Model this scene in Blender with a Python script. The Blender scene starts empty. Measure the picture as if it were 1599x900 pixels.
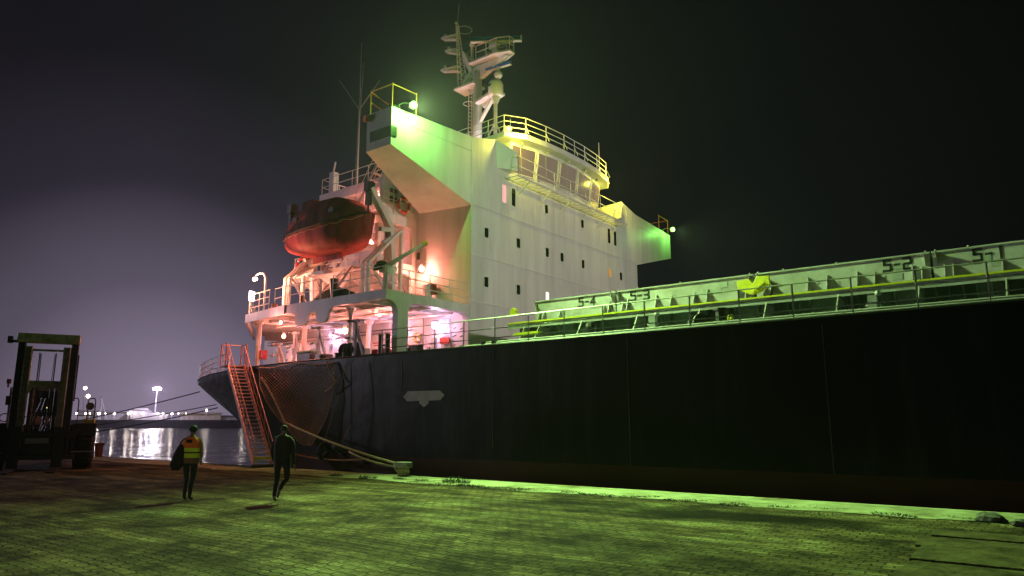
import bpy, bmesh, math, random
from mathutils import Vector, Matrix, noise
random.seed(7)
C = bpy.context.scene.collection
SC = bpy.context.scene
V = Vector
R = math.radians
# ------------------------------------------------------------------ camera
YAW, PIT, FPX, EYE = R(52.391), R(10.716), 1117.4, 1.85
fw = V((-math.cos(YAW)*math.cos(PIT), math.sin(YAW)*math.cos(PIT), math.sin(PIT)))
rt = V((math.sin(YAW), math.cos(YAW), 0))
up = rt.cross(fw)
cam = bpy.data.objects.new('camera', bpy.data.cameras.new('camera'))
C.objects.link(cam)
cam.matrix_world = Matrix(((rt.x, up.x, -fw.x, 0), (rt.y, up.y, -fw.y, 0), (rt.z, up.z, -fw.z, EYE), (0, 0, 0, 1)))
cam.data.sensor_width = 36
cam.data.lens = FPX/1599*36
cam.data.clip_end = 4000
SC.camera = cam
# ------------------------------------------------------------------ world
w = bpy.data.worlds.new("World"); SC.world = w; w.use_nodes = True
nt = w.node_tree; N = nt.nodes; L = nt.links
for n in list(N): N.remove(n)
out = N.new('ShaderNodeOutputWorld')
sky = N.new('ShaderNodeTexSky'); sky.sky_type = 'NISHITA'; sky.sun_disc = False
sky.sun_elevation = R(-4); sky.sun_rotation = R(300)
b1 = N.new('ShaderNodeBackground'); b1.inputs[1].default_value = 0.01
L.new(sky.outputs[0], b1.inputs[0])
# city glow over the far side of the harbour
tc = N.new('ShaderNodeTexCoord')
dot = N.new('ShaderNodeVectorMath'); dot.operation = 'DOT_PRODUCT'
gd = V((-0.90, 0.43, 0.0)).normalized(); dot.inputs[1].default_value = gd
L.new(tc.outputs['Generated'], dot.inputs[0])
cr = N.new('ShaderNodeValToRGB'); L.new(dot.outputs['Value'], cr.inputs[0])
e = cr.color_ramp.elements
e[0].position = 0.30; e[0].color = (.0009, .0009, .0011, 1)
e[1].position = 1.0; e[1].color = (.22, .18, .26, 1)
for p, c in ((.62, (.0026, .0028, .0036, 1)), (.80, (.0042, .004, .0056, 1)), (.90, (.0066, .0056, .0088, 1)), (.955, (.022, .018, .029, 1)), (.985, (.095, .078, .115, 1))):
    k = e.new(p); k.color = c
tn = N.new('ShaderNodeTexNoise'); tn.inputs['Scale'].default_value = 3.0; tn.inputs['Detail'].default_value = 3
L.new(tc.outputs['Generated'], tn.inputs['Vector'])
mr = N.new('ShaderNodeMapRange'); mr.inputs[3].default_value = .75; mr.inputs[4].default_value = 1.3
L.new(tn.outputs['Fac'], mr.inputs[0])
b2 = N.new('ShaderNodeBackground'); L.new(cr.outputs[0], b2.inputs[0]); L.new(mr.outputs[0], b2.inputs[1])
ad = N.new('ShaderNodeAddShader'); L.new(b1.outputs[0], ad.inputs[0]); L.new(b2.outputs[0], ad.inputs[1])
L.new(ad.outputs[0], out.inputs['Surface'])
SC.view_settings.view_transform = 'Standard'; SC.view_settings.look = 'None'
SC.view_settings.exposure = 0.0; SC.view_settings.gamma = 1
SC.view_settings.use_curve_mapping = False
SC.cycles.volume_bounces = 0
# ------------------------------------------------------------------ light strengths (lamps sit in ship and harbour fittings; the fill pole is added)
GREEN = (.52, 1.0, .28); YEL = (1.0, .90, .08); PINK = (1.0, .26, .18); MAG = (1.0, .60, .98); WHITE = (1, .87, .78); PURP = (.86, .74, 1.0)
WING_W, FARWING_W, ROOF_W, DECK_W, FORE_W, HIGHMAST_W = 58000, 10000, 600, 160, 15500, 1.4e5
HAZE_D = 0.00014

# ------------------------------------------------------------------ materials
def mat(name, base, rough=.5, metal=0, emit=None, es=0, noise_s=None, noise_a=.2, bump=0, bump_s=8, dirt=None, spec=.5, trans=0, seed=0, streak=False):
    m = bpy.data.materials.new(name); m.use_nodes = True
    t = m.node_tree; b = t.nodes['Principled BSDF']
    b.inputs['Base Color'].default_value = (*base, 1)
    b.inputs['Roughness'].default_value = rough; b.inputs['Metallic'].default_value = metal
    b.inputs['Specular IOR Level'].default_value = spec
    if trans: b.inputs['Transmission Weight'].default_value = trans
    if emit: b.inputs['Emission Color'].default_value = (*emit, 1); b.inputs['Emission Strength'].default_value = es
    tc = t.nodes.new('ShaderNodeTexCoord')
    if noise_s:
        n1 = t.nodes.new('ShaderNodeTexNoise'); n1.inputs['Scale'].default_value = noise_s; n1.inputs['Detail'].default_value = 6; n1.inputs['Roughness'].default_value = .65
        mp = t.nodes.new('ShaderNodeMapping'); t.links.new(tc.outputs['Object'], mp.inputs[0])
        mp.inputs['Location'].default_value = (seed*3.1, seed*1.7, 0)
        if streak: mp.inputs['Scale'].default_value = (1, 1, .12)
        t.links.new(mp.outputs[0], n1.inputs['Vector'])
        mx = t.nodes.new('ShaderNodeMix'); mx.data_type = 'RGBA'
        r_ = t.nodes.new('ShaderNodeMapRange'); r_.inputs[1].default_value = .38; r_.inputs[2].default_value = .68
        t.links.new(n1.outputs['Fac'], r_.inputs[0]); t.links.new(r_.outputs[0], mx.inputs['Factor'])
        mx.inputs['A'].default_value = (*base, 1)
        d = dirt or tuple(c*(1-noise_a) for c in base); mx.inputs['B'].default_value = (*d, 1)
        t.links.new(mx.outputs['Result'], b.inputs['Base Color'])
        r2 = t.nodes.new('ShaderNodeMapRange'); r2.inputs[3].default_value = rough*.85; r2.inputs[4].default_value = min(1, rough*1.25)
        t.links.new(n1.outputs['Fac'], r2.inputs[0]); t.links.new(r2.outputs[0], b.inputs['Roughness'])
    if bump:
        n2 = t.nodes.new('ShaderNodeTexNoise'); n2.inputs['Scale'].default_value = bump_s; n2.inputs['Detail'].default_value = 4
        t.links.new(tc.outputs['Object'], n2.inputs['Vector'])
        bp = t.nodes.new('ShaderNodeBump'); bp.inputs['Strength'].default_value = bump; bp.inputs['Distance'].default_value = .05
        t.links.new(n2.outputs['Fac'], bp.inputs['Height']); t.links.new(bp.outputs[0], b.inputs['Normal'])
    return m
def weathered(m):
    # thin rust runs and grime where water sheds down the plates
    t = m.node_tree; b = t.nodes['Principled BSDF']; src = b.inputs['Base Color'].links[0].from_socket
    g = t.nodes.new('ShaderNodeNewGeometry'); mp = t.nodes.new('ShaderNodeMapping'); mp.inputs['Scale'].default_value = (5, 5, .35); t.links.new(g.outputs['Position'], mp.inputs[0])
    n = t.nodes.new('ShaderNodeTexNoise'); n.inputs['Scale'].default_value = 1; n.inputs['Detail'].default_value = 5; n.inputs['Roughness'].default_value = .6; t.links.new(mp.outputs[0], n.inputs['Vector'])
    r = t.nodes.new('ShaderNodeMapRange'); r.inputs[1].default_value = .60; r.inputs[2].default_value = .78; r.inputs[4].default_value = .42; t.links.new(n.outputs['Fac'], r.inputs[0])
    x = t.nodes.new('ShaderNodeMix'); x.data_type = 'RGBA'; x.inputs['B'].default_value = (.30, .20, .12, 1); t.links.new(src, x.inputs['A']); t.links.new(r.outputs[0], x.inputs['Factor'])
    t.links.new(x.outputs['Result'], b.inputs['Base Color']); return m
M = {}
M['white'] = mat('white_paint', (.70, .70, .68), .42, noise_s=1.1, noise_a=.22, bump=.28, bump_s=.8, streak=True)
M['white'] = weathered(M['white'])
M['white2'] = mat('white_trim_paint', (.72, .71, .69), .45, noise_s=4, noise_a=.2)
M['deckgreen'] = mat('deck_paint', (.10, .17, .12), .6, noise_s=2, noise_a=.3)
M['cover'] = mat('grey_green_cover_paint', (.38, .345, .40), .6, noise_s=1.3, noise_a=.3, bump=.1, bump_s=2, dirt=(.24, .21, .22), spec=.2)
M['coaming'] = mat('coaming_paint', (.17, .18, .18), .5, noise_s=2, noise_a=.35, dirt=(.10, .09, .08))
M['patch'] = mat('grey_primer_patch', (.27, .27, .28), .6, noise_s=5, noise_a=.2)
M['yellow'] = mat('yellow_paint', (.62, .55, .03), .4, noise_s=5, noise_a=.3)
M['orange'] = mat('orange_paint', (.62, .20, .03), .45, noise_s=5, noise_a=.3)
M['red'] = mat('red_paint', (.55, .03, .02), .4, noise_s=5, noise_a=.2)
M['black'] = mat('black_paint', (.012, .012, .013), .45, noise_s=4, noise_a=.4)
M['rubber'] = mat('black_rubber', (.012, .012, .012), .8, noise_s=8, noise_a=.4, bump=.3, bump_s=20)
M['steel'] = mat('worn_steel', (.16, .16, .16), .45, metal=.6, noise_s=6, noise_a=.5, dirt=(.09, .06, .04))
M['galv'] = mat('galvanised_steel', (.33, .33, .32), .45, metal=.4, noise_s=8, noise_a=.3)
M['glass'] = mat('dark_window_glass', (.010, .012, .014), .08, spec=.8)
M['bridgeglass'] = mat('bridge_glass', (.055, .035, .045), .12, spec=.8, emit=(1, .78, .55), es=.15)
M['litpink'] = mat('lit_pink_window', (.5, .2, .2), .3, emit=(1, .42, .45), es=.9)
M['litorange'] = mat('lit_orange_window', (.4, .2, .05), .3, emit=(1, .42, .05), es=.45)
M['litwhite'] = mat('lit_white_window', (.5, .5, .5), .3, emit=(1, .9, .85), es=1.2)
M['boat'] = mat('lifeboat_orange', (.27, .080, .065), .75, noise_s=2.5, noise_a=.5, bump=.12, bump_s=3, streak=True, spec=.15)
M['boatred'] = mat('lifeboat_red_bottom', (.34, .045, .045), .62, noise_s=3, noise_a=.5, streak=True, spec=.2)
M['tarp'] = mat('green_tarpaulin', (.022, .05, .025), .75, noise_s=6, noise_a=.4, bump=.8, bump_s=7)
M['netcord'] = mat('net_cord', (.50, .30, .19), .9, noise_s=12, noise_a=.4)
M['gang'] = mat('gangway_lamplit_orange', (.60, .20, .10), .45, noise_s=7, noise_a=.35)  # orange lamplight is put into the gangway's base colour
M['tread'] = mat('tread_lamplit_aluminium', (.62, .45, .38), .6, metal=.0, noise_s=10, noise_a=.4)  # aluminium steps, tinted with the warm lamplight falling on them
M['rope'] = mat('pale_rope', (.42, .38, .20), .9, noise_s=30, noise_a=.4)
M['ropeor'] = mat('orange_rope', (.48, .26, .10), .9, noise_s=30, noise_a=.4)
M['ropedark'] = mat('dark_mooring_rope', (.035, .032, .03), .9, noise_s=10, noise_a=.4)
M['radarblue'] = mat('radar_blue', (.03, .14, .55), .4, noise_s=5, noise_a=.2)
M['dome'] = mat('dome_white', (.72, .72, .68), .35, noise_s=4, noise_a=.1)
M['conc'] = mat('quay_concrete', (.30, .29, .27), .9, noise_s=1.2, noise_a=.45, bump=.6, bump_s=5)
M['slab'] = mat('old_slab', (.10, .085, .045), .95, noise_s=1.6, noise_a=.75, bump=1, bump_s=9, spec=.06)
M['rock'] = mat('broken_concrete', (.08, .08, .07), .95, noise_s=6, noise_a=.4, bump=1, bump_s=9)
M['leaf'] = mat('weed_leaf', (.05, .09, .03), .8, noise_s=20, noise_a=.4)
M['cream'] = mat('forklift_cream_paint', (.66, .61, .54), .5, noise_s=5, noise_a=.4, dirt=(.3, .26, .18))
M['fldark'] = mat('forklift_dark_paint', (.022, .020, .024), .5, noise_s=5, noise_a=.4)
M['flred'] = mat('forklift_red_paint', (.10, .015, .012), .5, noise_s=5, noise_a=.4)
M['bulb'] = {}
def bulbmat(key, col, s):
    if key not in M['bulb']: M['bulb'][key] = mat('lamp_glass_'+key, col, .3, emit=col, es=s)
    return M['bulb'][key]

# hull: black topside, red boot top
def hullmat():
    m = bpy.data.materials.new('hull_paint'); m.use_nodes = True; t = m.node_tree; b = t.nodes['Principled BSDF']
    g = t.nodes.new('ShaderNodeNewGeometry'); s = t.nodes.new('ShaderNodeSeparateXYZ'); t.links.new(g.outputs['Position'], s.inputs[0])
    n = t.nodes.new('ShaderNodeTexNoise'); n.inputs['Scale'].default_value = .7; n.inputs['Detail'].default_value = 8; n.inputs['Roughness'].default_value = .7
    mp = t.nodes.new('ShaderNodeMapping'); mp.inputs['Scale'].default_value = (2.6, 2.6, .22); t.links.new(g.outputs['Position'], mp.inputs[0]); t.links.new(mp.outputs[0], n.inputs['Vector'])
    mt = t.nodes.new('ShaderNodeMath'); mt.operation = 'GREATER_THAN'; mt.inputs[1].default_value = .6; t.links.new(s.outputs['Z'], mt.inputs[0])
    c1 = t.nodes.new('ShaderNodeMix'); c1.data_type = 'RGBA'; c1.inputs['A'].default_value = (.042, .012, .009, 1); c1.inputs['B'].default_value = (.03, .012, .01, 1)
    c2 = t.nodes.new('ShaderNodeMix'); c2.data_type = 'RGBA'; c2.inputs['A'].default_value = (.005, .005, .006, 1); c2.inputs['B'].default_value = (.016, .015, .016, 1)
    rr = t.nodes.new('ShaderNodeMapRange'); rr.inputs[1].default_value = .52; rr.inputs[2].default_value = .72; t.links.new(n.outputs['Fac'], rr.inputs[0])
    t.links.new(rr.outputs[0], c1.inputs['Factor']); t.links.new(rr.outputs[0], c2.inputs['Factor'])
    c3 = t.nodes.new('ShaderNodeMix'); c3.data_type = 'RGBA'; t.links.new(mt.outputs[0], c3.inputs['Factor'])
    t.links.new(c1.outputs['Result'], c3.inputs['A']); t.links.new(c2.outputs['Result'], c3.inputs['B'])
    # lamplight on the stern plating, painted in as pale grey streaks
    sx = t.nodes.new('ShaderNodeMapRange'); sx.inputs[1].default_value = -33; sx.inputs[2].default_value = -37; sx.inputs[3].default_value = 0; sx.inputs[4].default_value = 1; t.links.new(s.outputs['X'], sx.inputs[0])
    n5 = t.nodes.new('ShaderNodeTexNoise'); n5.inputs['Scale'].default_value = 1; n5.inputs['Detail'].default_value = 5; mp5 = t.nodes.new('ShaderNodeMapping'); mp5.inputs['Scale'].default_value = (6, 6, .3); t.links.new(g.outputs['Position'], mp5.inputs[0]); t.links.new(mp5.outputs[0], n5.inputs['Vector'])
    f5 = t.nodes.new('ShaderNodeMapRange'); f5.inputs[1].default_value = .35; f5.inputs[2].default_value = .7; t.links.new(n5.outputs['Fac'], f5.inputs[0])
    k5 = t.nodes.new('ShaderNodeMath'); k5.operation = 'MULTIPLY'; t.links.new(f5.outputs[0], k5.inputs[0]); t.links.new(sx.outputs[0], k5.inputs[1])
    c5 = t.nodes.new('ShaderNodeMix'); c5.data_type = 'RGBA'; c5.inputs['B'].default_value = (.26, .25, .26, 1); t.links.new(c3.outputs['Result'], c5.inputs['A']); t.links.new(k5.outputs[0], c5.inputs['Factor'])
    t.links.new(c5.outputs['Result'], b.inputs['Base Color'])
    r2 = t.nodes.new('ShaderNodeMapRange'); b.inputs['Specular IOR Level'].default_value = .14; r2.inputs[3].default_value = .25; r2.inputs[4].default_value = .5; t.links.new(n.outputs['Fac'], r2.inputs[0]); t.links.new(r2.outputs[0], b.inputs['Roughness'])
    n2 = t.nodes.new('ShaderNodeTexNoise'); n2.inputs['Scale'].default_value = 1.1; n2.inputs['Detail'].default_value = 2; t.links.new(g.outputs['Position'], n2.inputs['Vector'])
    bp = t.nodes.new('ShaderNodeBump'); bp.inputs['Strength'].default_value = .35; bp.inputs['Distance'].default_value = .07; t.links.new(n2.outputs['Fac'], bp.inputs['Height']); t.links.new(bp.outputs[0], b.inputs['Normal'])
    return m
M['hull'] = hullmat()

def watermat():
    m = bpy.data.materials.new('harbour_water'); m.use_nodes = True; t = m.node_tree; b = t.nodes['Principled BSDF']
    b.inputs['Base Color'].default_value = (.006, .007, .010, 1); b.inputs['Roughness'].default_value = .05; b.inputs['IOR'].default_value = 1.33
    b.inputs['Specular IOR Level'].default_value = .6
    g = t.nodes.new('ShaderNodeNewGeometry')
    prev = None
    for sc, st, sx in ((.09, 1, .07), (.3, 1, .13), (1.1, 1, .16), (4, 1, .10)):
        mp = t.nodes.new('ShaderNodeMapping'); mp.inputs['Scale'].default_value = (1, .55, 1); mp.inputs['Rotation'].default_value = (0, 0, R(20))
        t.links.new(g.outputs['Position'], mp.inputs[0])
        n = t.nodes.new('ShaderNodeTexNoise'); n.inputs['Scale'].default_value = sc; n.inputs['Detail'].default_value = 2; n.inputs['Distortion'].default_value = .6
        t.links.new(mp.outputs[0], n.inputs['Vector'])
        bp = t.nodes.new('ShaderNodeBump'); bp.inputs['Strength'].default_value = st; bp.inputs['Distance'].default_value = 1.6*sx/sc
        t.links.new(n.outputs['Fac'], bp.inputs['Height'])
        if prev: t.links.new(prev.outputs[0], bp.inputs['Normal'])
        prev = bp
    t.links.new(prev.outputs[0], b.inputs['Normal'])
    return m
M['water'] = watermat()

def pavemat():
    m = bpy.data.materials.new('interlocking_pavers'); m.use_nodes = True; t = m.node_tree; b = t.nodes['Principled BSDF']
    T = t.nodes; K = t.links
    def node(ty, **k):
        n = T.new(ty)
        for a, v in k.items(): setattr(n, a, v)
        return n
    g = node('ShaderNodeNewGeometry'); s = node('ShaderNodeSeparateXYZ'); K.new(g.outputs['Position'], s.inputs[0])
    def mth(op, a, b_=None, c=None):
        n = node('ShaderNodeMath', operation=op)
        for i, q in enumerate((a, b_, c)):
            if q is None: continue
            if isinstance(q, (int, float)): n.inputs[i].default_value = q
            else: K.new(q, n.inputs[i])
        return n.outputs[0]
    # slow wander so that rows are not ruler straight
    nw = node('ShaderNodeTexNoise'); nw.inputs['Scale'].default_value = .35; nw.inputs['Detail'].default_value = 2; K.new(g.outputs['Position'], nw.inputs['Vector'])
    wob = mth('MULTIPLY', mth('SUBTRACT', nw.outputs['Fac'], .5), .35)
    x = mth('ADD', s.outputs['X'], wob); y = mth('ADD', s.outputs['Y'], wob)
    # zigzag edge of the interlocking block
    zz = mth('MULTIPLY', mth('PINGPONG', x, .135), .32)
    y2 = mth('ADD', y, zz)
    zx = mth('MULTIPLY', mth('PINGPONG', y, .0875), .22)
    x2 = mth('ADD', x, zx)
    cb = node('ShaderNodeCombineXYZ'); K.new(x2, cb.inputs[0]); K.new(y2, cb.inputs[1])
    br = node('ShaderNodeTexBrick'); br.offset = .5; br.inputs['Scale'].default_value = 1
    br.inputs['Brick Width'].default_value = .27; br.inputs['Row Height'].default_value = .175; br.inputs['Mortar Size'].default_value = .016; br.inputs['Mortar Smooth'].default_value = .45; br.inputs['Bias'].default_value = -.1
    br.inputs['Color1'].default_value = (.52, .52, .52, 1); br.inputs['Color2'].default_value = (1, 1, 1, 1); br.inputs['Mortar'].default_value = (0, 0, 0, 1)
    K.new(cb.outputs[0], br.inputs['Vector'])
    n1 = node('ShaderNodeTexNoise'); n1.inputs['Scale'].default_value = .55; n1.inputs['Detail'].default_value = 9; n1.inputs['Roughness'].default_value = .72; K.new(g.outputs['Position'], n1.inputs['Vector'])
    n3 = node('ShaderNodeTexNoise'); n3.inputs['Scale'].default_value = 22; n3.inputs['Detail'].default_value = 5; K.new(g.outputs['Position'], n3.inputs['Vector'])
    ramp = node('ShaderNodeValToRGB'); K.new(n1.outputs['Fac'], ramp.inputs[0])
    e = ramp.color_ramp.elements; e[0].position = .38; e[0].color = (.030, .024, .014, 1); e[1].position = .68; e[1].color = (.44, .42, .21, 1)
    k = e.new(.5); k.color = (.21, .165, .08, 1)
    # oily dark patch where trucks turn, brown earth at the left end
    mpp = node('ShaderNodeMapping'); mpp.inputs['Location'].default_value = (6.3, -14.7, 0); mpp.vector_type = 'POINT'; K.new(g.outputs['Position'], mpp.inputs[0])
    sc = node('ShaderNodeVectorMath', operation='MULTIPLY'); sc.inputs[1].default_value = (.26, .85, 0); K.new(mpp.outputs[0], sc.inputs[0])
    ln = node('ShaderNodeVectorMath', operation='LENGTH'); K.new(sc.outputs[0], ln.inputs[0])
    pr = node('ShaderNodeMapRange'); pr.inputs[1].default_value = .35; pr.inputs[2].default_value = 1.35; pr.inputs[3].default_value = .10; pr.inputs[4].default_value = 1.0
    nn = mth('ADD', ln.outputs['Value'], mth('MULTIPLY', mth('SUBTRACT', n1.outputs['Fac'], .5), 1.6)); K.new(nn, pr.inputs[0])
    m1 = node('ShaderNodeMix', data_type='RGBA', blend_type='MULTIPLY'); m1.inputs['Factor'].default_value = 1; K.new(ramp.outputs[0], m1.inputs['A'])
    c2 = node('ShaderNodeCombineXYZ'); [K.new(pr.outputs[0], c2.inputs[i]) for i in range(3)]; K.new(c2.outputs[0], m1.inputs['B'])
    m2 = node('ShaderNodeMix', data_type='RGBA', blend_type='MULTIPLY'); K.new(m1.outputs['Result'], m2.inputs['A']); K.new(br.outputs['Color'], m2.inputs['B'])
    tm = node('ShaderNodeMapping'); tm.inputs['Scale'].default_value = (.16, 1.5, 1); tm.inputs['Rotation'].default_value = (0, 0, R(-9)); K.new(g.outputs['Position'], tm.inputs[0])
    tn_ = node('ShaderNodeTexNoise'); tn_.inputs['Scale'].default_value = 1; tn_.inputs['Detail'].default_value = 6; tn_.inputs['Roughness'].default_value = .65; K.new(tm.outputs[0], tn_.inputs['Vector'])
    tr = node('ShaderNodeMapRange'); tr.inputs[1].default_value = .44; tr.inputs[2].default_value = .62; tr.inputs[3].default_value = .42; tr.inputs[4].default_value = 1.12; K.new(tn_.outputs['Fac'], tr.inputs[0])
    ct = node('ShaderNodeCombineXYZ'); [K.new(tr.outputs[0], ct.inputs[i]) for i in range(3)]
    mt_ = node('ShaderNodeMix', data_type='RGBA', blend_type='MULTIPLY'); mt_.inputs['Factor'].default_value = 1; K.new(m1.outputs['Result'], mt_.inputs['A']); K.new(ct.outputs[0], mt_.inputs['B']); K.new(mt_.outputs['Result'], m2.inputs['A'])
    # joints fill with dirt in places
    nj = node('ShaderNodeTexNoise'); nj.inputs['Scale'].default_value = .8; nj.inputs['Detail'].default_value = 4; K.new(g.outputs['Position'], nj.inputs['Vector'])
    jr = node('ShaderNodeMapRange'); jr.inputs[1].default_value = .35; jr.inputs[2].default_value = .6; jr.inputs[3].default_value = .5; jr.inputs[4].default_value = .95; K.new(nj.outputs['Fac'], jr.inputs[0]); K.new(jr.outputs[0], m2.inputs['Factor'])
    m3 = node('ShaderNodeMix', data_type='RGBA', blend_type='MULTIPLY'); m3.inputs['Factor'].default_value = .8; K.new(m2.outputs['Result'], m3.inputs['A'])
    r3 = node('ShaderNodeMapRange'); r3.inputs[1].default_value = .3; r3.inputs[2].default_value = .7; r3.inputs[3].default_value = .35; r3.inputs[4].default_value = 1.25; K.new(n3.outputs['Fac'], r3.inputs[0])
    c3 = node('ShaderNodeCombineXYZ'); [K.new(r3.outputs[0], c3.inputs[i]) for i in range(3)]; K.new(c3.outputs[0], m3.inputs['B'])
    K.new(m3.outputs['Result'], b.inputs['Base Color'])
    b.inputs['Roughness'].default_value = .92; b.inputs['Specular IOR Level'].default_value = .08
    hh = mth('ADD', mth('MULTIPLY', mth('SUBTRACT', 1, br.outputs['Fac']), 1.0), mth('ADD', mth('MULTIPLY', n3.outputs['Fac'], .35), mth('MULTIPLY', n1.outputs['Fac'], 1.2)))
    bp = node('ShaderNodeBump'); bp.inputs['Strength'].default_value = 1; bp.inputs['Distance'].default_value = .06; K.new(hh, bp.inputs['Height']); K.new(bp.outputs[0], b.inputs['Normal'])
    return m
M['pave'] = pavemat()

# ------------------------------------------------------------------ mesh helpers
class MB:
    def __init__(s): s.v = []; s.f = []
    def add(s, vs, fs):
        o = len(s.v); s.v += [V(p) for p in vs]; s.f += [[i+o for i in f] for f in fs]; return s
    def box(s, x0, x1, y0, y1, z0, z1):
        return s.add([(x0, y0, z0), (x1, y0, z0), (x1, y1, z0), (x0, y1, z0), (x0, y0, z1), (x1, y0, z1), (x1, y1, z1), (x0, y1, z1)],
                     [(0, 3, 2, 1), (4, 5, 6, 7), (0, 1, 5, 4), (1, 2, 6, 5), (2, 3, 7, 6), (3, 0, 4, 7)])
    def hexa(s, p): # 8 points bottom ring then top ring
        return s.add(p, [(0, 3, 2, 1), (4, 5, 6, 7), (0, 1, 5, 4), (1, 2, 6, 5), (2, 3, 7, 6), (3, 0, 4, 7)])
    def beam(s, p, q, w, h, upv=(0, 0, 1)):
        p, q = V(p), V(q); d = (q-p).normalized(); u_ = V(upv)
        if abs(d.dot(u_)) > .98: u_ = V((1, 0, 0))
        a = d.cross(u_).normalized(); b = a.cross(d)
        P = [p-a*w/2-b*h/2, p+a*w/2-b*h/2, p+a*w/2+b*h/2, p-a*w/2+b*h/2]
        return s.hexa(P+[x+(q-p) for x in P])
    def tube(s, p, q, r, n=6, r2=None):
        p, q = V(p), V(q); d = q-p
        if d.length < 1e-6: return s
        d.normalize(); u_ = V((0, 0, 1)) if abs(d.z) < .95 else V((1, 0, 0)); a = d.cross(u_).normalized(); b = d.cross(a)
        r2 = r if r2 is None else r2
        P = [p+(a*math.cos(2*math.pi*i/n)+b*math.sin(2*math.pi*i/n))*r for i in range(n)]
        Q = [q+(a*math.cos(2*math.pi*i/n)+b*math.sin(2*math.pi*i/n))*r2 for i in range(n)]
        return s.add(P+Q, [(i, (i+1) % n, n+(i+1) % n, n+i) for i in range(n)]+[tuple(range(n-1, -1, -1)), tuple(range(n, 2*n))])
    def path(s, pts, r, n=6, closed=False):
        pts = [V(p) for p in pts]
        if closed: pts.append(pts[0])
        k = len(pts); P = []
        ref = V((0, 0, 1))
        for i, p in enumerate(pts):
            if closed: d = pts[(i+1) % (k-1)]-pts[(i-1) % (k-1)]
            else: d = pts[min(i+1, k-1)]-pts[max(i-1, 0)]
            d.normalize(); u_ = ref if abs(d.dot(ref)) < .9 else V((1, 0.2, 0)).normalized()
            a = d.cross(u_).normalized(); b = d.cross(a)
            P += [p+(a*math.cos(2*math.pi*j/n)+b*math.sin(2*math.pi*j/n))*r for j in range(n)]
        F = [(i*n+j, i*n+(j+1) % n, (i+1)*n+(j+1) % n, (i+1)*n+j) for i in range(k-1) for j in range(n)]
        if not closed: F += [tuple(range(n-1, -1, -1)), tuple(range((k-1)*n, k*n))]
        return s.add(P, F)
    def prism(s, poly, ax, a, b):
        def P(t, c):
            if ax == 'X': return (c, t[0], t[1])
            if ax == 'Y': return (t[0], c, t[1])
            return (t[0], t[1], c)
        n = len(poly)
        return s.add([P(t, a) for t in poly]+[P(t, b) for t in poly], [tuple(range(n-1, -1, -1)), tuple(range(n, 2*n))]+[(i, (i+1) % n, n+(i+1) % n, n+i) for i in range(n)])
    def lathe(s, c, prof, n=16, ax=(0, 0, 1)):
        c = V(c); d = V(ax).normalized(); u_ = V((0, 0, 1)) if abs(d.z) < .95 else V((1, 0, 0)); a = d.cross(u_).normalized(); b = d.cross(a)
        P = []
        for r, h in prof: P += [c+d*h+(a*math.cos(2*math.pi*i/n)+b*math.sin(2*math.pi*i/n))*max(r, .001) for i in range(n)]
        k = len(prof)
        F = [(j*n+i, j*n+(i+1) % n, (j+1)*n+(i+1) % n, (j+1)*n+i) for j in range(k-1) for i in range(n)]
        F += [tuple(range(n-1, -1, -1)), tuple(range((k-1)*n, k*n))]
        return s.add(P, F)
    def ball(s, c, r, n=10, sc=(1, 1, 1)):
        c = V(c); P = []; k = max(5, n//2+1)
        for j in range(k):
            th = math.pi*(j+.02)/(k-1+.04)
            for i in range(n):
                ph = 2*math.pi*i/n
                P.append(c+V((math.sin(th)*math.cos(ph)*r*sc[0], math.sin(th)*math.sin(ph)*r*sc[1], math.cos(th)*r*sc[2])))
        F = [(j*n+i, j*n+(i+1) % n, (j+1)*n+(i+1) % n, (j+1)*n+i) for j in range(k-1) for i in range(n)]
        F += [tuple(range(n-1, -1, -1)), tuple(range((k-1)*n, k*n))]
        return s.add(P, F)
    def ring(s, c, R_, r, ax=(0, 0, 1), n=20, m=6):
        c = V(c); d = V(ax).normalized(); u_ = V((0, 0, 1)) if abs(d.z) < .95 else V((1, 0, 0)); a = d.cross(u_).normalized(); b = d.cross(a)
        return s.path([c+(a*math.cos(2*math.pi*i/n)+b*math.sin(2*math.pi*i/n))*R_ for i in range(n)], r, m, closed=True)
    def build(s, name, m, parent=None, smooth=False, bevel=0, local=False, sub=None):
        me = bpy.data.meshes.new(name)
        vs = s.v; loc = V((0, 0, 0))
        if parent is None or parent.get('_off') is None and False: pass
        if parent is None:
            xs = [p.x for p in vs]; ys = [p.y for p in vs]; zs = [p.z for p in vs]
            loc = V(((min(xs)+max(xs))/2, (min(ys)+max(ys))/2, min(zs)))
            me.from_pydata([p-loc for p in vs], [], s.f)
        else:
            if local: o = V((0, 0, 0))
            else:
                o = V((0, 0, 0)); q = parent
                while q: o += q.location; q = q.parent
            me.from_pydata([p-o for p in vs], [], s.f)
        bm = bmesh.new(); bm.from_mesh(me)
        bmesh.ops.recalc_face_normals(bm, faces=bm.faces)
        bm.to_mesh(me); bm.free()
        me.materials.append(m)
        if smooth:
            for p in me.polygons: p.use_smooth = True
        ob = bpy.data.objects.new(name, me); C.objects.link(ob)
        ob.location = loc
        if parent: ob.parent = parent
        if bevel:
            bv = ob.modifiers.new('bevel', 'BEVEL'); bv.width = bevel; bv.segments = 2; bv.limit_method = 'ANGLE'
        if smooth == 'auto':
            me.polygons.foreach_set('use_smooth', [False]*len(me.polygons))
        return ob
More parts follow.
